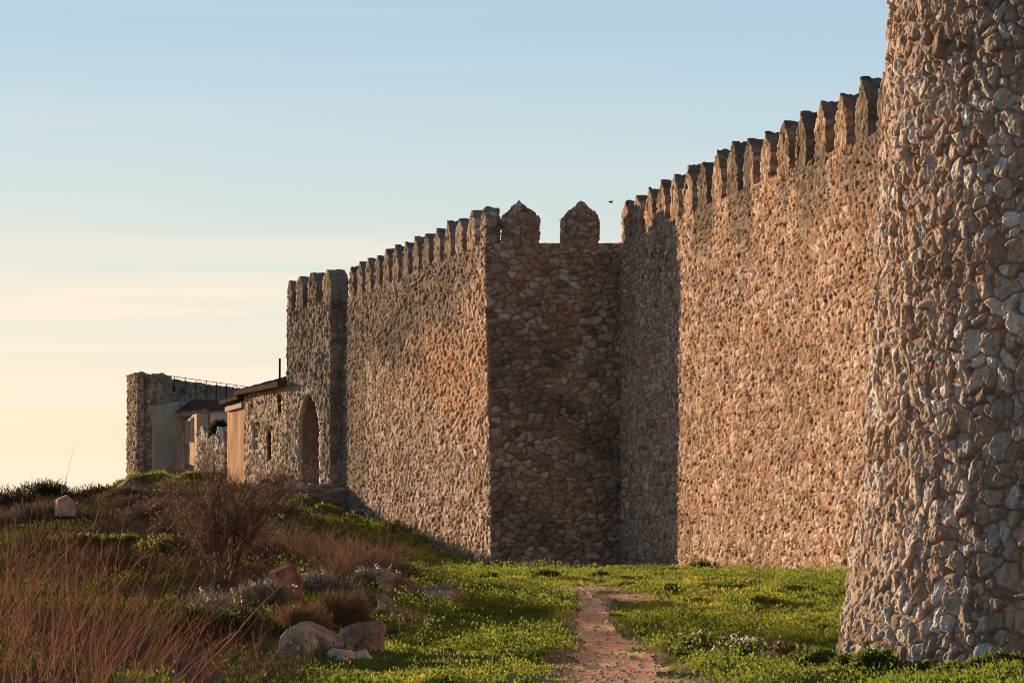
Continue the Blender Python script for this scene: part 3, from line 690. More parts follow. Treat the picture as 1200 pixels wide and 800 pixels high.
# ================================================================== GROUND
gx = np.r_[-4000, -1500, -600, -300, -160, -90, -55, ar(-36, -19, 1.2), ar(-18.4, -9.2, .3), ar(-9, -4.1, .13), ar(-4, 7.2, .062), ar(7.5, 14, .4), 18, 25, 35, 55, 90, 200, 600, 1500, 4000]
gy = np.r_[-4000, -1500, -500, -150, -60, -25, -8, ar(0, 26, 1.2), ar(27, 66, .11), ar(66.2, 112, .2), ar(112.6, 172, .8), 180, 195, 220, 260, 330, 450, 800, 1800, 4500]
X_, Y_ = np.meshgrid(gx, gy); xf, yf = X_.ravel(), Y_.ravel()
zf = groundz(xf, yf)
V, Fc = patchVF(np.stack([X_, Y_, zf.reshape(X_.shape)], -1))
def ground_col(x, y):
    n = fbm(P3(x*.8, y*.35), 3, 401); n2 = fbm(P3(x*4, y*1.6), 3, 402); n3 = fbm(P3(x*.45, y*.2), 3, 403)
    soil = C3(.32, .22, .145); grass = C3(.10, .115, .025); moss = C3(.30, .27, .035)
    c = lerp(grass[None], moss[None], sst(.46, .62, n))
    c = lerp(c, C3(.19, .155, .06)[None], .55*sst(.54, .70, n3))
    c = lerp(c, soil[None], sst(.05, .55, path_mask(x, y))*.75)
    left = sst(-2.2, -3.6, x+(n-.5)*2)
    c = lerp(c, lerp(C3(.13, .095, .06)[None], C3(.09, .095, .03)[None], sst(.45, .6, n)), left*.8)
    return c*(.7+.6*n2[:, None])
mesh('ground', V, Fc, M['ground'], None, ground_col(xf, yf)); tag(bpy.data.objects['ground'], kind='structure')
# path: a sheet just above the ground, ragged edged
px_ = ar(-.6, 2.8, .04); py_ = ar(18, 60, .09)
X_, Y_ = np.meshgrid(px_, py_); zp = groundz(X_, Y_).reshape(X_.shape)+.012
V, Fc = patchVF(np.stack([X_, Y_, zp], -1)); pm = path_mask(V[:, 0], V[:, 1]) > .5
Fc = Fc[pm[Fc].all(1)]; use = np.unique(Fc); rem = np.zeros(len(V), int); rem[use] = np.arange(len(use))
V = V[use]; Fc = rem[Fc]; n = fbm(P3(V[:, 0]*3, V[:, 1]), 3, 405); n2 = fbm(P3(V[:, 0]*14, V[:, 1]*5), 2, 406)
pc = lerp(C3(.54, .31, .19)[None], C3(.68, .44, .285)[None], sst(.35, .65, n))*(.8+.4*n2[:, None])
pr = np.random.default_rng(77); ng = 5200                       # grit and small clods trodden into the earth
gx_ = pr.uniform(-.3, 2.6, ng); gy_ = 30+pr.random(ng)**1.5*28; gm_ = path_mask(gx_, gy_) > .38; gx_, gy_ = gx_[gm_], gy_[gm_]; ng = len(gx_)
gs = .006+.020*pr.random(ng)**4+.00012*gy_; gc = np.c_[gx_, gy_, groundz(gx_, gy_)+.013]
oc = np.array([[1, 0, 0], [0, 1, 0], [-1, 0, 0], [0, -1, 0], [0, 0, .9]], float); of = np.array([[0, 1, 4, 4], [1, 2, 4, 4], [2, 3, 4, 4], [3, 0, 4, 4]])
gv = gc[:, None]+oc[None]*gs[:, None, None]*(.6+.8*pr.random((ng, 5, 1))); gf = (np.arange(ng)*5)[:, None, None]+of[None]
gcol = np.repeat(lerp(C3(.30, .20, .14)[None], C3(.60, .48, .36)[None], pr.random(ng)), 5, 0)
Fc = np.concatenate([Fc, gf.reshape(-1, 4)+len(V)]); V = np.concatenate([V, gv.reshape(-1, 3)]); pc = np.concatenate([pc, gcol])
mesh('path', V, Fc, M['path'], None, pc); tag(bpy.data.objects['path'], kind='structure')
# ================================================================== VEGETATION TOOLS
def unit(v): return v/np.maximum(np.linalg.norm(v, axis=-1, keepdims=True), 1e-9)
def leafVF(Pc, D, size, wid, col, r):
    """Pc base points, D axis directions, size length, wid half width; folded rhombus leaf"""
    n = len(Pc); D = unit(D); S_ = unit(np.cross(D, unit(r.normal(size=(n, 3))))); Nn = np.cross(S_, D)
    size = np.broadcast_to(size, (n,))[:, None]; wid = np.broadcast_to(wid, (n,))[:, None]
    b = Pc; t = Pc+D*size+Nn*size*.15*r.normal(size=(n, 1)); m = Pc+D*size*.5
    V = np.stack([b, m+S_*wid, t, m-S_*wid], 1).reshape(-1, 3)
    Fq = np.arange(4*n).reshape(n, 4)
    return V, Fq, np.repeat(col, 4, 0)
def tubeVF(Pl, Rd, col):
    """Pl (N,K,3) polylines, Rd (N,K) radii -> three sided tubes"""
    N_, K_, _ = Pl.shape; T = np.gradient(Pl, axis=1); T = unit(T)
    ref = np.zeros_like(T); ref[..., 0] = .31; ref[..., 1] = .95; A = unit(np.cross(T, ref)); B = np.cross(T, A)
    ring = [Pl+(A*math.cos(q)+B*math.sin(q))*Rd[..., None] for q in (0, 2.094, 4.189)]
    V = np.stack(ring, 2)                                   # N,K,3,3
    idx = np.arange(N_*K_*3).reshape(N_, K_, 3); fs = []
    for a in range(3):
        b = (a+1) % 3; fs.append(np.stack([idx[:, :-1, a], idx[:, :-1, b], idx[:, 1:, b], idx[:, 1:, a]], -1).reshape(-1, 4))
    return V.reshape(-1, 3), np.concatenate(fs), np.repeat(col, K_*3, 0)
def cat(lst):
    Vs, Fs, Cs, o = [], [], [], 0
    for v, f, c in lst: Vs.append(v); Fs.append(f+o); Cs.append(c); o += len(v)
    return np.concatenate(Vs), np.concatenate(Fs), np.concatenate(Cs)
def vcol(n, a, b, r, var=.25):
    t = r.random((n, 1)); return (C3(*a)*(1-t)+C3(*b)*t)*(1+var*(r.random((n, 1))-.5)*2)
def fan_stems(base, n, h, spread, lean, r, k=6, rad=.006, curve=.5, baser=.1):
    """n stems from a small patch, curving outwards; returns polylines and radii"""
    th = r.random(n)*2*math.pi; sp = r.random(n)**.6*spread
    hh = h*(.45+.6*r.random(n)); t = np.linspace(0, 1, k)[None]
    bx = base[0]+r.normal(size=n)*baser; by = base[1]+r.normal(size=n)*baser
    dx = np.cos(th)*sp+lean[0]; dy = np.sin(th)*sp+lean[1]
    g = t**(1+curve)
    X = bx[:, None]+dx[:, None]*hh[:, None]*g+np.cumsum(r.normal(size=(n, k)), 1)*.012*h
    Y = by[:, None]+dy[:, None]*hh[:, None]*g+np.cumsum(r.normal(size=(n, k)), 1)*.012*h
    Z = base[2]-.05+hh[:, None]*t*(1-.25*np.hypot(dx, dy)[:, None]*t)
    Rd = rad*(.6+.8*r.random((n, 1)))*(1-.75*t)
    return np.stack([X, Y, Z], -1), Rd
def side_twigs(Pl, Rd, per, ln, r, k=4, ang=.7, lo=.25):
    N_, K_, _ = Pl.shape; n = N_*per; i = np.repeat(np.arange(N_), per); s = lo+(1-lo)*r.random(n)
    f = s*(K_-1); a = np.minimum(f.astype(int), K_-2); w = (f-a)[:, None]
    P0 = Pl[i, a]*(1-w)+Pl[i, a+1]*w; D0 = unit(Pl[i, a+1]-Pl[i, a]); rr_ = Rd[i, a]*(1-w[:, 0])+Rd[i, a+1]*w[:, 0]
    D1 = unit(D0+ang*r.normal(size=(n, 3))+np.array([0, 0, .25])); L_ = ln*(.4+.9*r.random(n))*(1.15-s*.6)
    t = np.linspace(0, 1, k)
    bend = r.normal(size=(n, 3))*.18
    Q = P0[:, None]+D1[:, None]*(L_[:, None]*t)[..., None]+bend[:, None]*(L_[:, None]*t**2)[..., None]
    return Q, np.maximum(rr_[:, None]*.62*(1-.7*t), .0012)
def tips(Pl, n, r, lo=.4):
    N_, K_, _ = Pl.shape; i = r.integers(0, N_, n); s = (lo+(1-lo)*r.random(n))*(K_-1); a = np.minimum(s.astype(int), K_-2); w = (s-a)[:, None]
    return Pl[i, a]*(1-w)+Pl[i, a+1]*w, unit(Pl[i, a+1]-Pl[i, a])
# ---------------------------------------------------------------- turf and low weeds (uncountable)
FXA, FXB = -4.6, 7.6
def inwalls(x, y):
    right = x > 2.67+.15*(84-y)-.02
    block = (y > 83.95) & (x > -.59-.206*(y-84)-.02)
    rd = np.hypot(x-RC[0], y-RC[1]) < 6.68
    return right | block | rd
def cover(n, seed, kind):
    r = np.random.default_rng(seed)
    y = 28+(r.random(n)**1.15)*78
    x = r.uniform(-.155, .165, n)*y
    ok = ~inwalls(x, y); lim = np.where(y < 84, -3.3, -9)
    n1_ = fbm(P3(x*.9, y*.4), 3, 601)
    ok &= x > np.where(y < 66, -3.4+(n1_-.5)*4, -7)
    pm = path_mask(x, y); ok &= pm < .40+.32*r.random(n)**3
    return x[ok], y[ok], n1_[ok], pm[ok], r
grass_parts = []
# weedy tufts: small round cushions of leaves
x, y, nn_, pm, r = cover(15000, 11, 0)
nm = fbm(P3(x*.55, y*.25), 3, 605); keep = r.random(len(x)) < np.clip(.05+1.7*sst(.45, .58, nm)+.6*sst(2.2, 5, x)*sst(60, 40, y)+.8*sst(-.2, -2, x), 0, 1)*(1-.75*sst(-.1, .35, pm))
x, y, nm = x[keep], y[keep], nm[keep]; z = groundz(x, y)
rad = (.07+.26*r.random(len(x))**1.8)*(.8+.006*y); hgt = rad*(.34+.42*r.random(len(x)))*(.6+.9*sst(.5, .62, nm))
nl = np.where(y < 55, 60, 34)
idx = np.repeat(np.arange(len(x)), nl); n = len(idx)
q = unit(r.normal(size=(n, 3))); q[:, 2] = np.abs(q[:, 2]); rr_ = r.random(n)**.4
Pc = np.c_[x[idx]+q[:, 0]*rad[idx]*rr_, y[idx]+q[:, 1]*rad[idx]*rr_, z[idx]-.01+q[:, 2]*hgt[idx]*rr_]
cc = r.random(len(x))[idx, None]
col = lerp(C3(.085, .135, .02)[None], C3(.21, .245, .03)[None], (.75*cc[:, 0]+.25*r.random(n)))
col = np.where((r.random(n) < .03)[:, None], C3(.24, .20, .07)[None], col)
grass_parts.append(leafVF(Pc, q+r.normal(size=(n, 3))*.5+np.array([0, 0, .5]), (.024+.024*r.random(n))*(.8+.007*y[idx]), .010*(.8+.009*y[idx]), col, r))
# short turf blades
x, y, nn_, pm, r = cover(250000, 12, 1); keep = r.random(len(x)) < .45+.55*sst(.0, -.6, pm)
x, y, nn_ = x[keep], y[keep], nn_[keep]; z = groundz(x, y); n = len(x)
g = fbm(P3(x*.8, y*.35), 3, 401); hb = (.016+.03*r.random(n))*(.55+1.1*fbm(P3(x*1.7, y*.8), 2, 607))*(.85+.006*y)
mossy = sst(.46, .62, g)
col = lerp(C3(.11, .145, .025)[None], C3(.34, .32, .04)[None], mossy)*(.7+.6*r.random((n, 1)))
col = np.where((r.random(n) < .12)[:, None], C3(.25, .20, .10)[None], col)
D = r.normal(size=(n, 3))*.5+np.array([0, 0, 1.]); D[:, 2] = np.abs(D[:, 2])
grass_parts.append(leafVF(np.c_[x, y, z-.006], D, hb*1.3, .006*(.8+.012*y), col, r))
# longer blades and dead stalks standing out of the turf
x, y, nn_, pm, r = cover(12000, 13, 2); g2 = fbm(P3(x*1.1, y*.5), 2, 609); keep = r.random(len(x)) < sst(.42, .62, g2)*sst(.2, -.3, pm)
x, y = x[keep], y[keep]; n = len(x); z = groundz(x, y); D = r.normal(size=(n, 3))*.28+np.array([.05, 0, 1.])
dead = (r.random((n, 1)) < .35); col = np.where(dead, C3(.34, .26, .15)[None], C3(.10, .15, .03)[None])*(.7+.6*r.random((n, 1)))
grass_parts.append(leafVF(np.c_[x, y, z], D, (.03+.07*r.random(n)), .0045*(.8+.012*y), col, r))
V, Fc, Cc = cat(grass_parts)
mesh('grass', V, Fc, M['leaf'], None, Cc, smooth=False); tag(bpy.data.objects['grass'], 'bright green turf and low weeds on both sides of the trodden path', 'grass', kind='stuff')
# mixed undergrowth of the left bank
r = np.random.default_rng(21); n0 = 9000
y = 26+r.random(n0)*96; x = r.uniform(-.158, -.03, n0)*y; e_ = fbm(P3(x*.9, y*.4), 3, 601)
ok = (x < -2.6+(e_-.5)*4-.02*np.maximum(y-60, 0)) & ~inwalls(x, y) & ~((y > 103.5) & (x > -8.6)) & ~((y > 111) & (x > -8.9-.28*(y-112)))
x, y = x[ok], y[ok]; z = groundz(x, y); n1_ = fbm(P3(x*.5, y*.22), 3, 611); n0 = len(x)
parts = []
gsel = n1_ > .50
# green tufts
gi = np.where(gsel | (r.random(n0) < .15))[0]; idx = np.repeat(gi, 26); n = len(idx); rad = .12+.22*r.random(n0)
q = unit(r.normal(size=(n, 3))); q[:, 2] = np.abs(q[:, 2]); rr_ = r.random(n)**.4
Pc = np.c_[x[idx]+q[:, 0]*rad[idx]*rr_, y[idx]+q[:, 1]*rad[idx]*rr_, z[idx]+q[:, 2]*rad[idx]*.7*rr_]
parts.append(leafVF(Pc, q+r.normal(size=(n, 3))*.5, (.035+.03*r.random(n))*(.7+.008*y[idx]), .013*(.7+.01*y[idx]), vcol(n, (.07, .085, .018), (.24, .23, .045), r), r))
# brown twiggy stuff
bi = np.where(~gsel | (r.random(n0) < .4))[0]; idx = np.repeat(bi, 8); n = len(idx)
hh = (.10+.26*r.random(n))*(.6+.9*fbm(P3(x[idx]*.7, y[idx]*.3), 2, 613)); D = unit(r.normal(size=(n, 3))*.45+np.array([.15, 0, 1]))
P0 = np.c_[x[idx]+r.normal(size=n)*.1, y[idx]+r.normal(size=n)*.1, z[idx]-.02]; t = np.linspace(0, 1, 4)
Pl = P0[:, None]+D[:, None]*(hh[:, None]*t)[..., None]+(r.normal(size=(n, 3))*.1)[:, None]*(t**2)[None, :, None]
parts.append(tubeVF(Pl, .0035*(.6+.012*y[idx])[:, None]*(1.1-.8*t), vcol(n, (.09, .055, .04), (.30, .185, .13), r)))
V, Fc, Cc = cat(parts)
mesh('undergrowth', V, Fc, M['dry'], None, Cc, smooth=False); tag(bpy.data.objects['undergrowth'], 'tangled brown and green undergrowth covering the left bank', 'undergrowth', kind='stuff')
# ---------------------------------------------------------------- shrubs
def at(xp, yp, d=None):
    """ground point seen at pixel xp (distance d)"""
    X = (xp-600)/F*d; return np.array([X, d, gz(X, d)])
def root(name, b, label, cat_, group=None):
    e_ = empty(name, tuple(float(q) for q in b)); return tag(e_, label, cat_, group)
def bare_tree(b, h, label, seed, n=9, spread=.55, col=((.10, .065, .05), (.20, .13, .095)), trunk=.035, tw=(7, 6, 4), name='bare_tree'):
    r = np.random.default_rng(seed); e_ = root(name, b, label, 'bare tree')
    T, TR = fan_stems(b, n, h*.95, spread, (.02, 0), r, 8, trunk, .35, .06)
    A, AR = side_twigs(T, TR, tw[0], h*.42, r, 5, .6, .2); B, BR = side_twigs(A, AR, tw[1], h*.2, r, 4, .7, .15); Cq, CR_ = side_twigs(B, BR, tw[2], h*.09, r, 3, .8, .1)
    v, f, c = tubeVF(T, TR, vcol(len(T), *col, r)); mesh('trunk', v, f, M['twig'], e_, c)
    v, f, c = cat([tubeVF(A, AR, vcol(len(A), *col, r)), tubeVF(B, BR, vcol(len(B), *col, r)), tubeVF(Cq, CR_, vcol(len(Cq), *col, r))])
    # dead leaves and buds
    nb = int(len(Cq)*.8); P0, D0 = tips(Cq, nb, r); lv = leafVF(P0, D0+r.normal(size=(nb, 3))*.6, .014+.018*r.random(nb), .006, vcol(nb, (.26, .16, .11), (.62, .48, .38), r), r)
    v, f, c = cat([(v, f, c), lv]); mesh('crown', v, f, M['dry'], e_, c)
    return e_
def fan_bush(b, h, label, seed, n=160, spread=.9, lean=(.1, 0), col=((.14, .08, .058), (.42, .27, .19)), rad=.006, baser=.15, per=3, ln=.25, name='dry_shrub', cat_='shrub', group=None, leaves=0, lcol=((.05, .06, .02), (.12, .12, .04)), curve=.4, lsz=.03):
    r = np.random.default_rng(seed); e_ = root(name, b, label, cat_, group)
    T, TR = fan_stems(b, n, h, spread, lean, r, 7, rad, curve, baser); T[:, 0] = np.array(b)-[0, 0, .12]; A, AR = side_twigs(T, TR, per, ln, r, 4, .35, .2)
    v, f, c = cat([tubeVF(T, TR, vcol(n, *col, r)), tubeVF(A, AR, vcol(len(A), *col, r))]); mesh('stems', v, f, M['dry'], e_, c)
    if leaves:
        P0, D0 = tips(A, leaves, r, .1); v, f, c = leafVF(P0, D0+r.normal(size=(leaves, 3))*.6, lsz*(.6+.8*r.random(leaves)), lsz*.33, vcol(leaves, *lcol, r), r); mesh('foliage', v, f, M['leaf'], e_, c, smooth=False)
    return e_
def dome_bush(b, rx, ry, h, label, seed, n=4000, col=((.05, .07, .016), (.14, .15, .03)), size=.05, wid=.014, lumps=7, name='low_bush', cat_='bush', stalks=120, spiky=0., scol=((.09, .06, .045), (.2, .14, .1)), flowers=0, group=None):
    r = np.random.default_rng(seed); e_ = root(name, b, label, cat_, group)
    # lumps inside an ellipsoid
    lc = np.c_[r.normal(size=lumps)*rx*.42, r.normal(size=lumps)*ry*.42, np.zeros(lumps)]; lc[0] = 0
    edge = np.clip(1-(lc[:, 0]/rx)**2-(lc[:, 1]/ry)**2, .15, 1); lr = np.c_[rx*(.35+.3*r.random(lumps)), ry*(.35+.3*r.random(lumps)), h*edge**.5*(.65+.4*r.random(lumps))]
    lr[0] = rx*.75, ry*.75, h*.85
    i = r.integers(0, lumps, n); q = unit(r.normal(size=(n, 3))); q[:, 2] = np.abs(q[:, 2]); s = (1-.45*r.random(n)**2)[:, None]
    off = lc[i]+q*lr[i]*s*(1+.10*r.normal(size=(n, 1)))
    gzv = groundz(b[0]+off[:, 0], b[1]+off[:, 1]); Pc = np.c_[b[0]+off[:, 0], b[1]+off[:, 1], gzv-.03+off[:, 2]]
    D = q*(1 if not spiky else 1.6)+r.normal(size=(n, 3))*(.7-.45*spiky)+np.array([0, 0, .35])
    v, f, c = leafVF(Pc, D, size*(.6+.8*r.random(n)), wid, vcol(n, *col, r), r); mesh('foliage', v, f, M['leaf' if not spiky else 'dry'], e_, c, smooth=False)
    T, TR = fan_stems(b, stalks, h*1.02, rx/h*.8, (0, 0), r, 6, .005, .3, rx*.3); v, f, c = tubeVF(T, TR, vcol(stalks, *scol, r)); mesh('stems', v, f, M['twig'], e_, c)
    if flowers:
        nf = flowers; i = r.integers(0, n, nf); P0 = Pc[i]+np.c_[r.normal(size=(nf, 2))*.02, .03+.06*r.random(nf)]
        P0 = np.repeat(P0, 5, 0)+r.normal(size=(nf*5, 3))*.012; v, f, c = leafVF(P0, r.normal(size=(nf*5, 3)), .022, .009, vcol(nf*5, (.55, .50, .47), (.75, .70, .66), r, .1), r); tag(mesh('flowers', v, f, M['leaf'], e_, c, smooth=False), kind='stuff')
    return e_
# bare trees on the bank
bare_tree(at(262, 690, 50), 2.15, 'leafless many stemmed small tree standing on the bank in front of the houses', 31, n=11, spread=.66, tw=(10, 8, 6), trunk=.022, col=((.09, .06, .048), (.24, .165, .125)))
bare_tree(at(240, 690, 54), 1.85, 'leafless thin stemmed small tree at the left flank of the larger bare tree', 32, n=7, spread=.7, trunk=.018, tw=(10, 7, 5))
bare_tree(at(290, 640, 62), .95, 'low reddish leafless thicket below the terrace of the gate', 36, n=12, spread=.9, trunk=.014, col=((.15, .08, .06), (.27, .16, .11)))
fan_bush(at(425, 690, 54), .95, 'wide reddish bare bush fanning upwards beside the green slope', 33, n=330, spread=1.2, baser=.33, per=4, ln=.22)
fan_bush(at(372, 690, 57), .8, 'reddish bare bush left of the wide fanning bush', 34, n=200, spread=1.2, baser=.3, per=4, ln=.2)
fan_bush(at(345, 640, 68), .9, 'brown bare bush under the terrace bank', 35, n=200, spread=1.1, baser=.35, per=4, ln=.22)
# round brown cushions
dome_bush(at(352, 738, 42), .42, .42, .50, 'round reddish brown heather cushion behind the grey boulder', 41, n=9000, col=((.14, .08, .045), (.26, .16, .09)), size=.075, wid=.004, spiky=1., name='heather_bush')
dome_bush(at(402, 738, 43), .42, .45, .52, 'darker brown heather cushion right of the reddish one', 42, n=9000, col=((.10, .07, .045), (.22, .15, .10)), size=.075, wid=.004, spiky=1., name='heather_bush')
# grey green lavender like shrubs
GL = ((.12, .11, .08), (.30, .27, .22))
for i, (xp, d, w_, h_, lb) in enumerate([(300, 46.5, .55, .42, 'pale grey lavender shrub at the foot of the bare tree'), (385, 49, .6, .45, 'grey lavender shrub right of the dark red stone'), (250, 44.5, .6, .40, 'grey lavender shrub left of the bare tree foot'), (440, 50.5, .45, .36, 'small grey lavender shrub below the fanning bush')]):
    dome_bush(at(xp, 0, d), w_, w_*1.1, h_, lb, 50+i, n=6500, col=GL, size=.06, wid=.006, spiky=.7, name='lavender_shrub', cat_='shrub', flowers=140)
# dark green mounds
for i, (xp, d, w_, h_, lb) in enumerate([(240, 39, .62, .52, 'large dark green juniper mound in the lower left'), (300, 40.5, .5, .38, 'dark green juniper mound joined to the larger one'), (80, 84, 1.5, .55, 'dark green bush below the pale pink stone'), (185, 60, .8, .5, 'olive green bush in the middle of the left bank'), (100, 62, .9, .5, 'olive green bush above the reddish shoots')]):
    dome_bush(at(xp, 0, d), w_, w_*1.1, h_, lb, 60+i, n=7000, col=((.022, .032, .012), (.065, .08, .02)) if i < 3 else ((.06, .07, .018), (.16, .15, .035)), size=.055 if i < 2 else .085, wid=.014 if i < 2 else .024, name='juniper_bush' if i < 3 else 'green_bush')
# skyline bushes
SK = [(5, 96, 1.6, .75, 'dark bush at the very left of the skyline'), (48, 100, 1.4, .85, 'dark rounded bush on the left skyline with feathery top'), (105, 104, 1.3, .65, 'dark bush on the skyline right of the pale pink stone'), (140, 100, 1.5, .50, 'brown low bush in front of the ruined tower'), (195, 84, 1.6, .62, 'grey brown bushy mound below the green knoll'), (160, 90, 1.2, .45, 'flat brown mound left of the knoll'), (35, 80, 1.6, .55, 'red brown bush on the far left slope'), (255, 82, 1.4, .7, 'brown bush behind the bare trees'), (320, 88, 1.1, .5, 'brown bush under the stone bench')]
for i, (xp, d, w_, h_, lb) in enumerate(SK):
    dome_bush(at(xp, 0, d), w_, w_, h_, lb, 70+i, n=6500, col=((.035, .032, .018), (.10, .08, .045)) if i < 3 else ((.09, .065, .045), (.20, .145, .10)), size=.13, wid=.013, spiky=.5, name='skyline_bush' if i < 3 else 'scrub_bush', stalks=160)
DK = [(205, 66, .8, .55, 'dark brown scrub left of the bare trees'), (330, 58, .7, .5, 'dark brown scrub behind the dark red stone'), (395, 62, .8, .5, 'dark brown scrub under the fanning bushes'), (140, 52, .9, .55, 'dark tangled scrub behind the willow shoots'), (60, 58, 1.0, .6, 'dark tangled scrub on the far left slope above the shoots'), (455, 55, .5, .4, 'dark brown scrub behind the rock outcrop'), (270, 74, 1.0, .6, 'dark purplish scrub behind the crown of the bare tree'), (120, 72, 1.0, .5, 'dark scrub below the pale pink stone')]
for i, (xp, d, w_, h_, lb) in enumerate(DK):
    dome_bush(at(xp, 0, d), w_, w_, h_, lb, 270+i, n=5000, col=((.045, .032, .024), (.13, .085, .06)), size=.085, wid=.008, spiky=.6, name='scrub_bush', stalks=170, scol=((.14, .08, .06), (.38, .24, .17)))
# green knolls before the far houses
for i, (xp, d, w_, h_, lb) in enumerate([(176, 124, 1.5, .42, 'grassy green knoll in front of the ruined tower'), (222, 120, 1.2, .42, 'grassy green knoll below the garden wall'), (388, 100, .55, .35, 'small patch of green plants at the foot of the receding wall'), (315, 108.9, .42, .42, 'dark shrub growing on the stone bench')]):
    dome_bush(at(xp, 0, d), w_, w_, h_, lb, 85+i, n=9000, col=((.09, .12, .02), (.26, .27, .04)) if i < 3 else ((.04, .045, .02), (.09, .09, .04)), size=.11, wid=.028, lumps=9, name='grassy_knoll' if i < 2 else 'low_bush', cat_='knoll' if i < 2 else 'bush')
dome_bush(np.array([-11.4, 132.4, 4.35]), .42, .3, .55, 'dark ivy bush hanging over the garden wall before the white shed', 95, n=1, name='x') if 0 else None
r = np.random.default_rng(96); e_ = root('ivy_bush', (-11.25, 131.2, 4.2), 'dark ivy clump over the garden wall before the white shed', 'ivy'); n = 3500
q = unit(r.normal(size=(n, 3))); Pc = np.array([-11.28, 131.6, 4.62])+q*np.array([.40, .5, .52])*(.6+.4*r.random((n, 1)))*(1+.1*r.normal(size=(n, 1)))
v, f, c = leafVF(Pc, q+r.normal(size=(n, 3))*.6, .10, .03, vcol(n, (.025, .03, .014), (.06, .06, .025), r), r); mesh('foliage', v, f, M['leaf'], e_, c, smooth=False)
# flowering weeds on the right of the path
WD = [(815, 37.8, .26, .24, 'leafy weed clump with white flowers nearest the path'), (868, 36.6, .30, .24, 'white flowering weed clump right of the one nearest the path'), (852, 38.4, .28, .20, 'white flowering weed clump behind the other flowering clumps'), (925, 36.8, .26, .16, 'reddish green weed clump close to the round tower')]
for i, (xp, d, w_, h_, lb) in enumerate(WD):
    dome_bush(at(xp, 0, d), w_, w_*1.1, h_, lb, 100+i, n=3800, col=((.05, .085, .02), (.15, .18, .04)) if i < 3 else ((.10, .09, .03), (.24, .18, .07)), size=.045, wid=.012, name='flowering_weed' if i < 3 else 'weed_clump', cat_='weed', flowers=(110, 150, 120, 10)[i], stalks=60)
# weeds along the foot of the round tower
for i, a_ in enumerate(np.radians([2, 7, 12, 17, 22, 27, 32, 37])):
    rr_ = 6.90+.10*math.sin(i*2.3); X = RC[0]-rr_*math.cos(a_); Y = RC[1]-rr_*math.sin(a_)
    dome_bush(np.array([X, Y, gz(X, Y)]), .27, .25, .15+.06*math.sin(i*1.7+1), ('leftmost leafy weed tuft at the foot of the round tower', 'second weed tuft from the left at the foot of the round tower', 'third weed tuft from the left along the round tower foot', 'fourth weed tuft from the left along the round tower foot', 'fifth weed tuft from the left along the round tower foot', 'sixth weed tuft from the left along the round tower foot', 'weed tuft next to the last along the round tower foot, near the right edge', 'rightmost weed tuft along the round tower foot, cut by the picture edge')[i], 120+i, n=1800, col=((.045, .08, .018), (.15, .19, .035)), size=.045, wid=.012, name='weed_tuft', cat_='weed', stalks=30, group='weed tufts along the foot of the round tower')
# single little shrubs in the meadow
for i, (xp, d, w_, h_, lb) in enumerate([(788, 52, .15, .17, 'tiny dark round shrub alone in the meadow'), (706, 66, .3, .18, 'dark weed tuft at the foot of the square tower'), (822, 73, .30, .26, 'dark weed at the foot of the long wall where the tower shadow ends'), (575, 60, .3, .16, 'green weed clump near the corner of the square tower'), (640, 62, .4, .14, 'flat green weed clump in front of the square tower')]):
    dome_bush(at(xp, 0, d), w_, w_, h_, lb, 140+i, n=1500, col=((.035, .05, .015), (.10, .12, .025)), size=.05, wid=.016, name='meadow_weed', cat_='weed', stalks=20)
# reddish willow shoots in the lower left foreground
WL = [(15, 25, 1.8, 'tall reddish shoots at the far left edge of the picture'), (60, 23.5, 1.7, 'dense reddish shoots second from the left edge'), (105, 25.5, 1.5, 'reddish shoots leaning right below the pale pink stone'), (150, 22.5, 1.05, 'reddish shoots rising in the lower left foreground centre'), (190, 25, .95, 'sparse reddish shoots left of the dark juniper mound'), (30, 31, 1.3, 'red brown thicket behind the left edge shoots'), (110, 33, 1.0, 'red brown thicket in the middle of the lower left'), (20, 44, 1.1, 'brown thicket higher up on the left slope'), (170, 34, .7, 'short brown shoots left of the juniper mound'), (-10, 36, 1.5, 'brown thicket cut by the left edge')]
for i, (xp, d, h_, lb) in enumerate(WL):
    fan_bush(at(xp, 0, d), h_*1.15, lb, 160+i, n=(40, 40, 34, 22, 13, 48, 36, 46, 24, 40)[i], spread=.62, lean=(.30, .02), col=((.12, .055, .038), (.48, .25, .16)), rad=.0037, baser=.36 if i < 5 else .7, per=3 if i < 5 else 5, ln=.32, name='willow_shoots', cat_='shrub', curve=.15)
r = np.random.default_rng(180); e_ = root('tall_stems', at(12, 0, 21), 'few very tall thin stems reaching above the skyline at far left', 'shrub')
for k_ in range(6):
    T, TR = fan_stems(at(6+k_*9, 0, 21), 1, 2.05 if k_ % 2 else 1.75, .06, (.10, 0), r, 8, .0030, .3, .03); T[:, -1, 2] += .02; A, AR = side_twigs(T, TR, 3, .12, r, 4, .35, .4)
    v, f, c = cat([tubeVF(T, TR, vcol(1, (.25, .17, .12), (.40, .30, .2), r)), tubeVF(A, AR, vcol(len(A), (.25, .17, .12), (.40, .30, .2), r))]); mesh('stem', v, f, M['dry'], e_, c)
fan_bush(at(480, 0, 41), .62, 'dry pale grass stalks standing between the rocks', 181, n=14, spread=.35, lean=(.1, 0), col=((.30, .22, .13), (.45, .35, .22)), rad=.004, baser=.06, per=1, ln=.1, name='dry_grass_tuft', cat_='grass tuft')
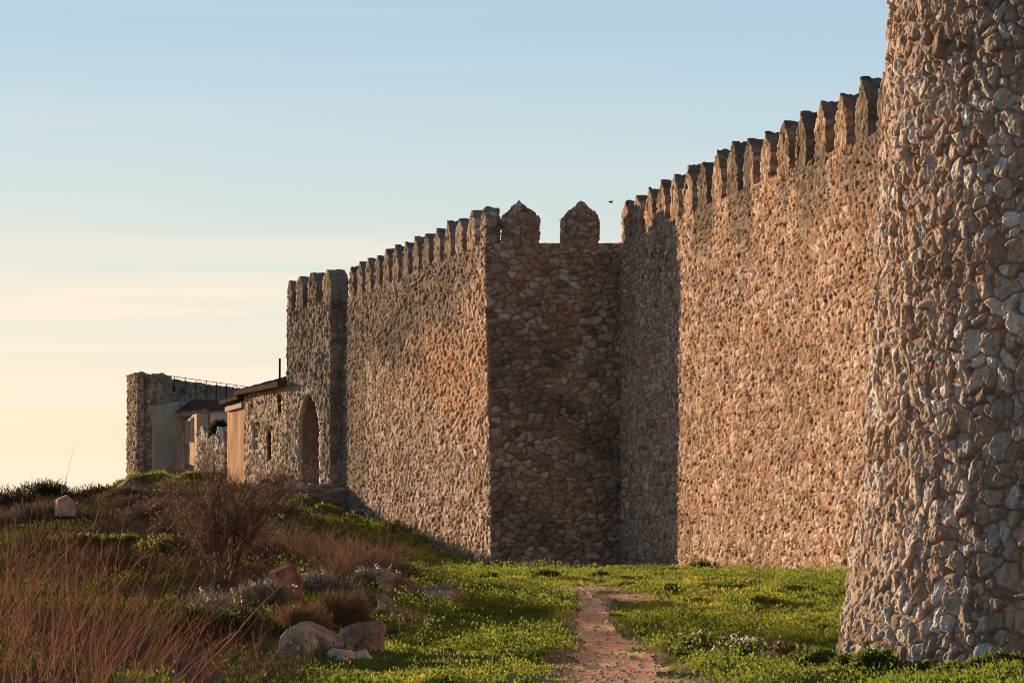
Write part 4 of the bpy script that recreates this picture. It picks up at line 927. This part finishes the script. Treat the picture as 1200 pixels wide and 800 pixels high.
# ================================================================== ROCKS
ICO = None
def ico(sub):
    import bmesh
    bm = bmesh.new(); bmesh.ops.create_icosphere(bm, subdivisions=sub, radius=1); V = np.array([v.co[:] for v in bm.verts]); Fq = np.array([[v.index for v in f.verts] for f in bm.faces]); bm.free(); return V, Fq
ICV, ICF = ico(5); ICV2, ICF2 = ico(3)
def rock(name, c, dims, label, seed, cols, cat_='rock', planes=12, rz=0, tilt=0, group=None, hi=True, custom=None, bump=.10, exact=False):
    r = np.random.default_rng(seed); V0, F0 = (ICV, ICF) if hi else (ICV2, ICF2)
    if custom is None: Nn = unit(r.normal(size=(planes, 3))); Dd = .62+.38*r.random(planes)
    else: Nn = unit(np.array([q[:3] for q in custom], float)); Dd = np.array([q[3] for q in custom])
    dots = V0@Nn.T; rad = np.min(np.where(dots > .02, Dd/np.maximum(dots, .02), 9), axis=1); rad = np.minimum(rad, 1.6)
    P = V0*rad[:, None]
    P = P*(1+bump*(fbm(P*2.2+seed, 5, seed, .6)-.5)[:, None]*2.6)+V0*(bump*1.1*(fbm(P*np.array([7, 7, 11.])+seed, 4, seed+3, .62)-.5))[:, None]
    P = P*np.array(dims); ct, st = math.cos(tilt), math.sin(tilt); P = np.stack([P[:, 0]*ct+P[:, 2]*st, P[:, 1], -P[:, 0]*st+P[:, 2]*ct], 1)
    cz, sz = math.cos(rz), math.sin(rz); P = np.stack([P[:, 0]*cz-P[:, 1]*sz, P[:, 0]*sz+P[:, 1]*cz, P[:, 2]], 1)
    n = fbm(P*5+seed, 3, seed+7); col = lerp(C3(*cols[0])[None], C3(*cols[1])[None], sst(.35, .65, n))*(.8+.4*fbm(P*18, 3, seed+8)[:, None])
    if len(cols) > 2: col = lerp(col, C3(*cols[2])[None], .8*sst(.52, .62, fbm(P*8+3, 3, seed+9)))
    o = mesh(name, P+np.array(c), F0, M['rock'], None, col); return tag(o, label, cat_, group)
def on(xp, d, up=0): b = at(xp, 0, d); b[2] += up; return b
GREY = ((.22, .21, .175), (.40, .37, .31), (.30, .24, .12)); BRN = ((.17, .125, .09), (.34, .265, .20), (.24, .14, .08)); PAL = ((.36, .28, .21), (.52, .44, .36))
rock('boulder', on(348, 36.5, .15), (.26, .24, .27), 'large grey lichen covered boulder in the grass', 309, GREY, tilt=.25, rz=.5, planes=16)
rock('boulder', on(388, 37.6, .12), (.26, .25, .19), 'brown sloping boulder leaning against the grey one', 302, BRN, tilt=.5, planes=9)
rock('boulder', on(428, 38.4, .18), (.30, .30, .22), 'brown rounded boulder behind the pale rocks', 303, BRN, planes=14)
rock('pale_rock', on(400, 36.3, .06), (.17, .16, .12), 'pale pinkish rock in front of the brown sloping boulder', 304, PAL, planes=10)
rock('pale_rock', on(424, 36.9, .05), (.14, .12, .10), 'small pale rock at the right end of the boulder row', 305, PAL, planes=10)
rock('pale_rock', on(340, 35.6, .02), (.09, .09, .06), 'fist sized pale rock below the grey boulder', 306, PAL, planes=10)
rock('pale_rock', on(310, 35.8, .01), (.11, .09, .06), 'small flat pale stone left of the grey boulder', 307, PAL, planes=10)
for i, (xp, d, dm, lb, cs, tl) in enumerate([
    (478, 44.5, (.42, .32, .13), 'flat reddish slab, foremost of the rock outcrop', BRN, .1), (512, 47, (.30, .32, .19), 'reddish brown block at the right tip of the rock outcrop', BRN, -.15),
    (470, 48.5, (.34, .34, .24), 'grey brown slab standing at the back of the rock outcrop', BRN, .3), (440, 44, (.26, .28, .14), 'low brown rock at the left of the rock outcrop', BRN, 0),
    (498, 51, (.34, .32, .15), 'brown rock behind the right tip of the rock outcrop', BRN, .15), (520, 49, (.20, .2, .14), 'small reddish stone at the right end of the outcrop', BRN, .2), (455, 46, (.16, .16, .13), 'small brown stone wedged in the middle of the outcrop', BRN, .4), (425, 47, (.2, .2, .15), 'brown stone among the lavender left of the outcrop', BRN, 0), (445, 40, (.13, .12, .09), 'small brown stone between the brown boulder and the outcrop', BRN, .3), (455, 41.5, (.34, .2, .10), 'long low reddish rock between boulders and outcrop', BRN, 0)]):
    rock('outcrop_rock', on(xp, d, dm[2]*.35), dm, lb, 320+i, cs, tilt=tl, rz=i*.9, planes=11, bump=.16)
RED = ((.17, .075, .06), (.27, .14, .11))
wed = [(-1, 0, .12, .50), (1, 0, .10, .52), (0, -1, .12, .34), (0, 1, .05, .36), (0, 0, -1, .62), (.75, 0, .8, .50), (-.45, 0, .9, .52), (0, .4, .9, .62)]
rock('red_stone_block', on(334, 47.2, .20), (.42, .40, .50), 'dark red angular stone block with sunlit left edge standing in the shrubs', 341, RED, custom=wed, bump=.03, rz=.55, tilt=.12, cat_='stone block')
rock('red_stone_block', on(76, 79, .55), (.40, .45, .40), 'pale pink wedge shaped stone on the left skyline', 342, ((.46, .27, .22), (.58, .38, .31)), custom=wed, bump=.02, rz=.35, cat_='stone block')
rock('red_stone_block', on(232, 31.5, .10), (.52, .45, .34), 'dark red stone block cut by the bottom edge', 343, RED, custom=wed, bump=.03, rz=-.3, tilt=.5, cat_='stone block')
for i, (xp, d, dm, up, lb) in enumerate([(158, 112, (.42, .4, .24), .14, 'weathered block under the ruined tower corner'), (146, 106, (.55, .45, .30), .25, 'dark block below the ruined tower, left of the knoll'), (205, 108, (.75, .4, .22), .2, 'long dark block between the knolls'), (208, 128, (.5, .4, .35), .3, 'rock standing at the foot of the plaster house'), (182, 70, (.22, .2, .16), .06, 'pale tan boulder on the slope left of the bare tree')]):
    rock('bank_rock', on(xp, d, up), dm, lb, 350+i, ((.17, .13, .10), (.29, .23, .175)) if i < 4 else ((.28, .19, .13), (.36, .26, .19)), hi=False, rz=i, planes=9)
for i, (xp, d, s_, lb) in enumerate([(744, 37, .045, 'small pale stone on the right edge of the path in the foreground'), (700, 43, .04, 'small pale stone on the left edge of the path'), (905, 36.2, .08, 'pale rounded stone beside the weed clump near the round tower'), (950, 36.5, .09, 'pale flat stone half hidden in weeds left of the round tower foot'), (655, 56, .05, 'small pale stone on the bare earth before the square tower')]):
    rock('loose_stone', on(xp, d, s_*.3), (s_*1.3, s_, s_*.7), lb, 370+i, PAL, hi=False, cat_='stone')
# stake
b = on(352, 100, 0); st_ = boxes('stake', [bar(b, b+np.array([.05, 0, .42]), .035)], 'stake'); tag(st_, 'thin pale leaning stake below the terrace', 'stake')
# bird
c = px(716, 237, 60); r_ = ICV2*np.array([.045, .02, .013]); w1 = []
bd = mesh('bird', np.concatenate([r_, ]) + c, ICF2, M['bird']); tag(bd, 'tiny dark bird flying in the sky left of the long wall', 'bird')
def wing(s_):
    V = np.array([[.03, 0, .01], [-.03, 0, .01], [-.05, s_*.06, .035], [.02, s_*.06, .04], [-.045, s_*.13, .02], [-.01, s_*.13, .022]])
    V = np.concatenate([V, V-np.array([0, 0, .005])])*.6+c
    Fq = np.array([[0, 1, 2, 3], [3, 2, 4, 5], [6, 9, 8, 7], [9, 11, 10, 8], [0, 3, 9, 6], [3, 5, 11, 9], [5, 4, 10, 11], [4, 2, 8, 10], [2, 1, 7, 8], [1, 0, 6, 7]]); return mesh('wing', V, Fq, M['bird'], bd)
wing(1); wing(-1)
bd.rotation_euler = (0, 0, .6)
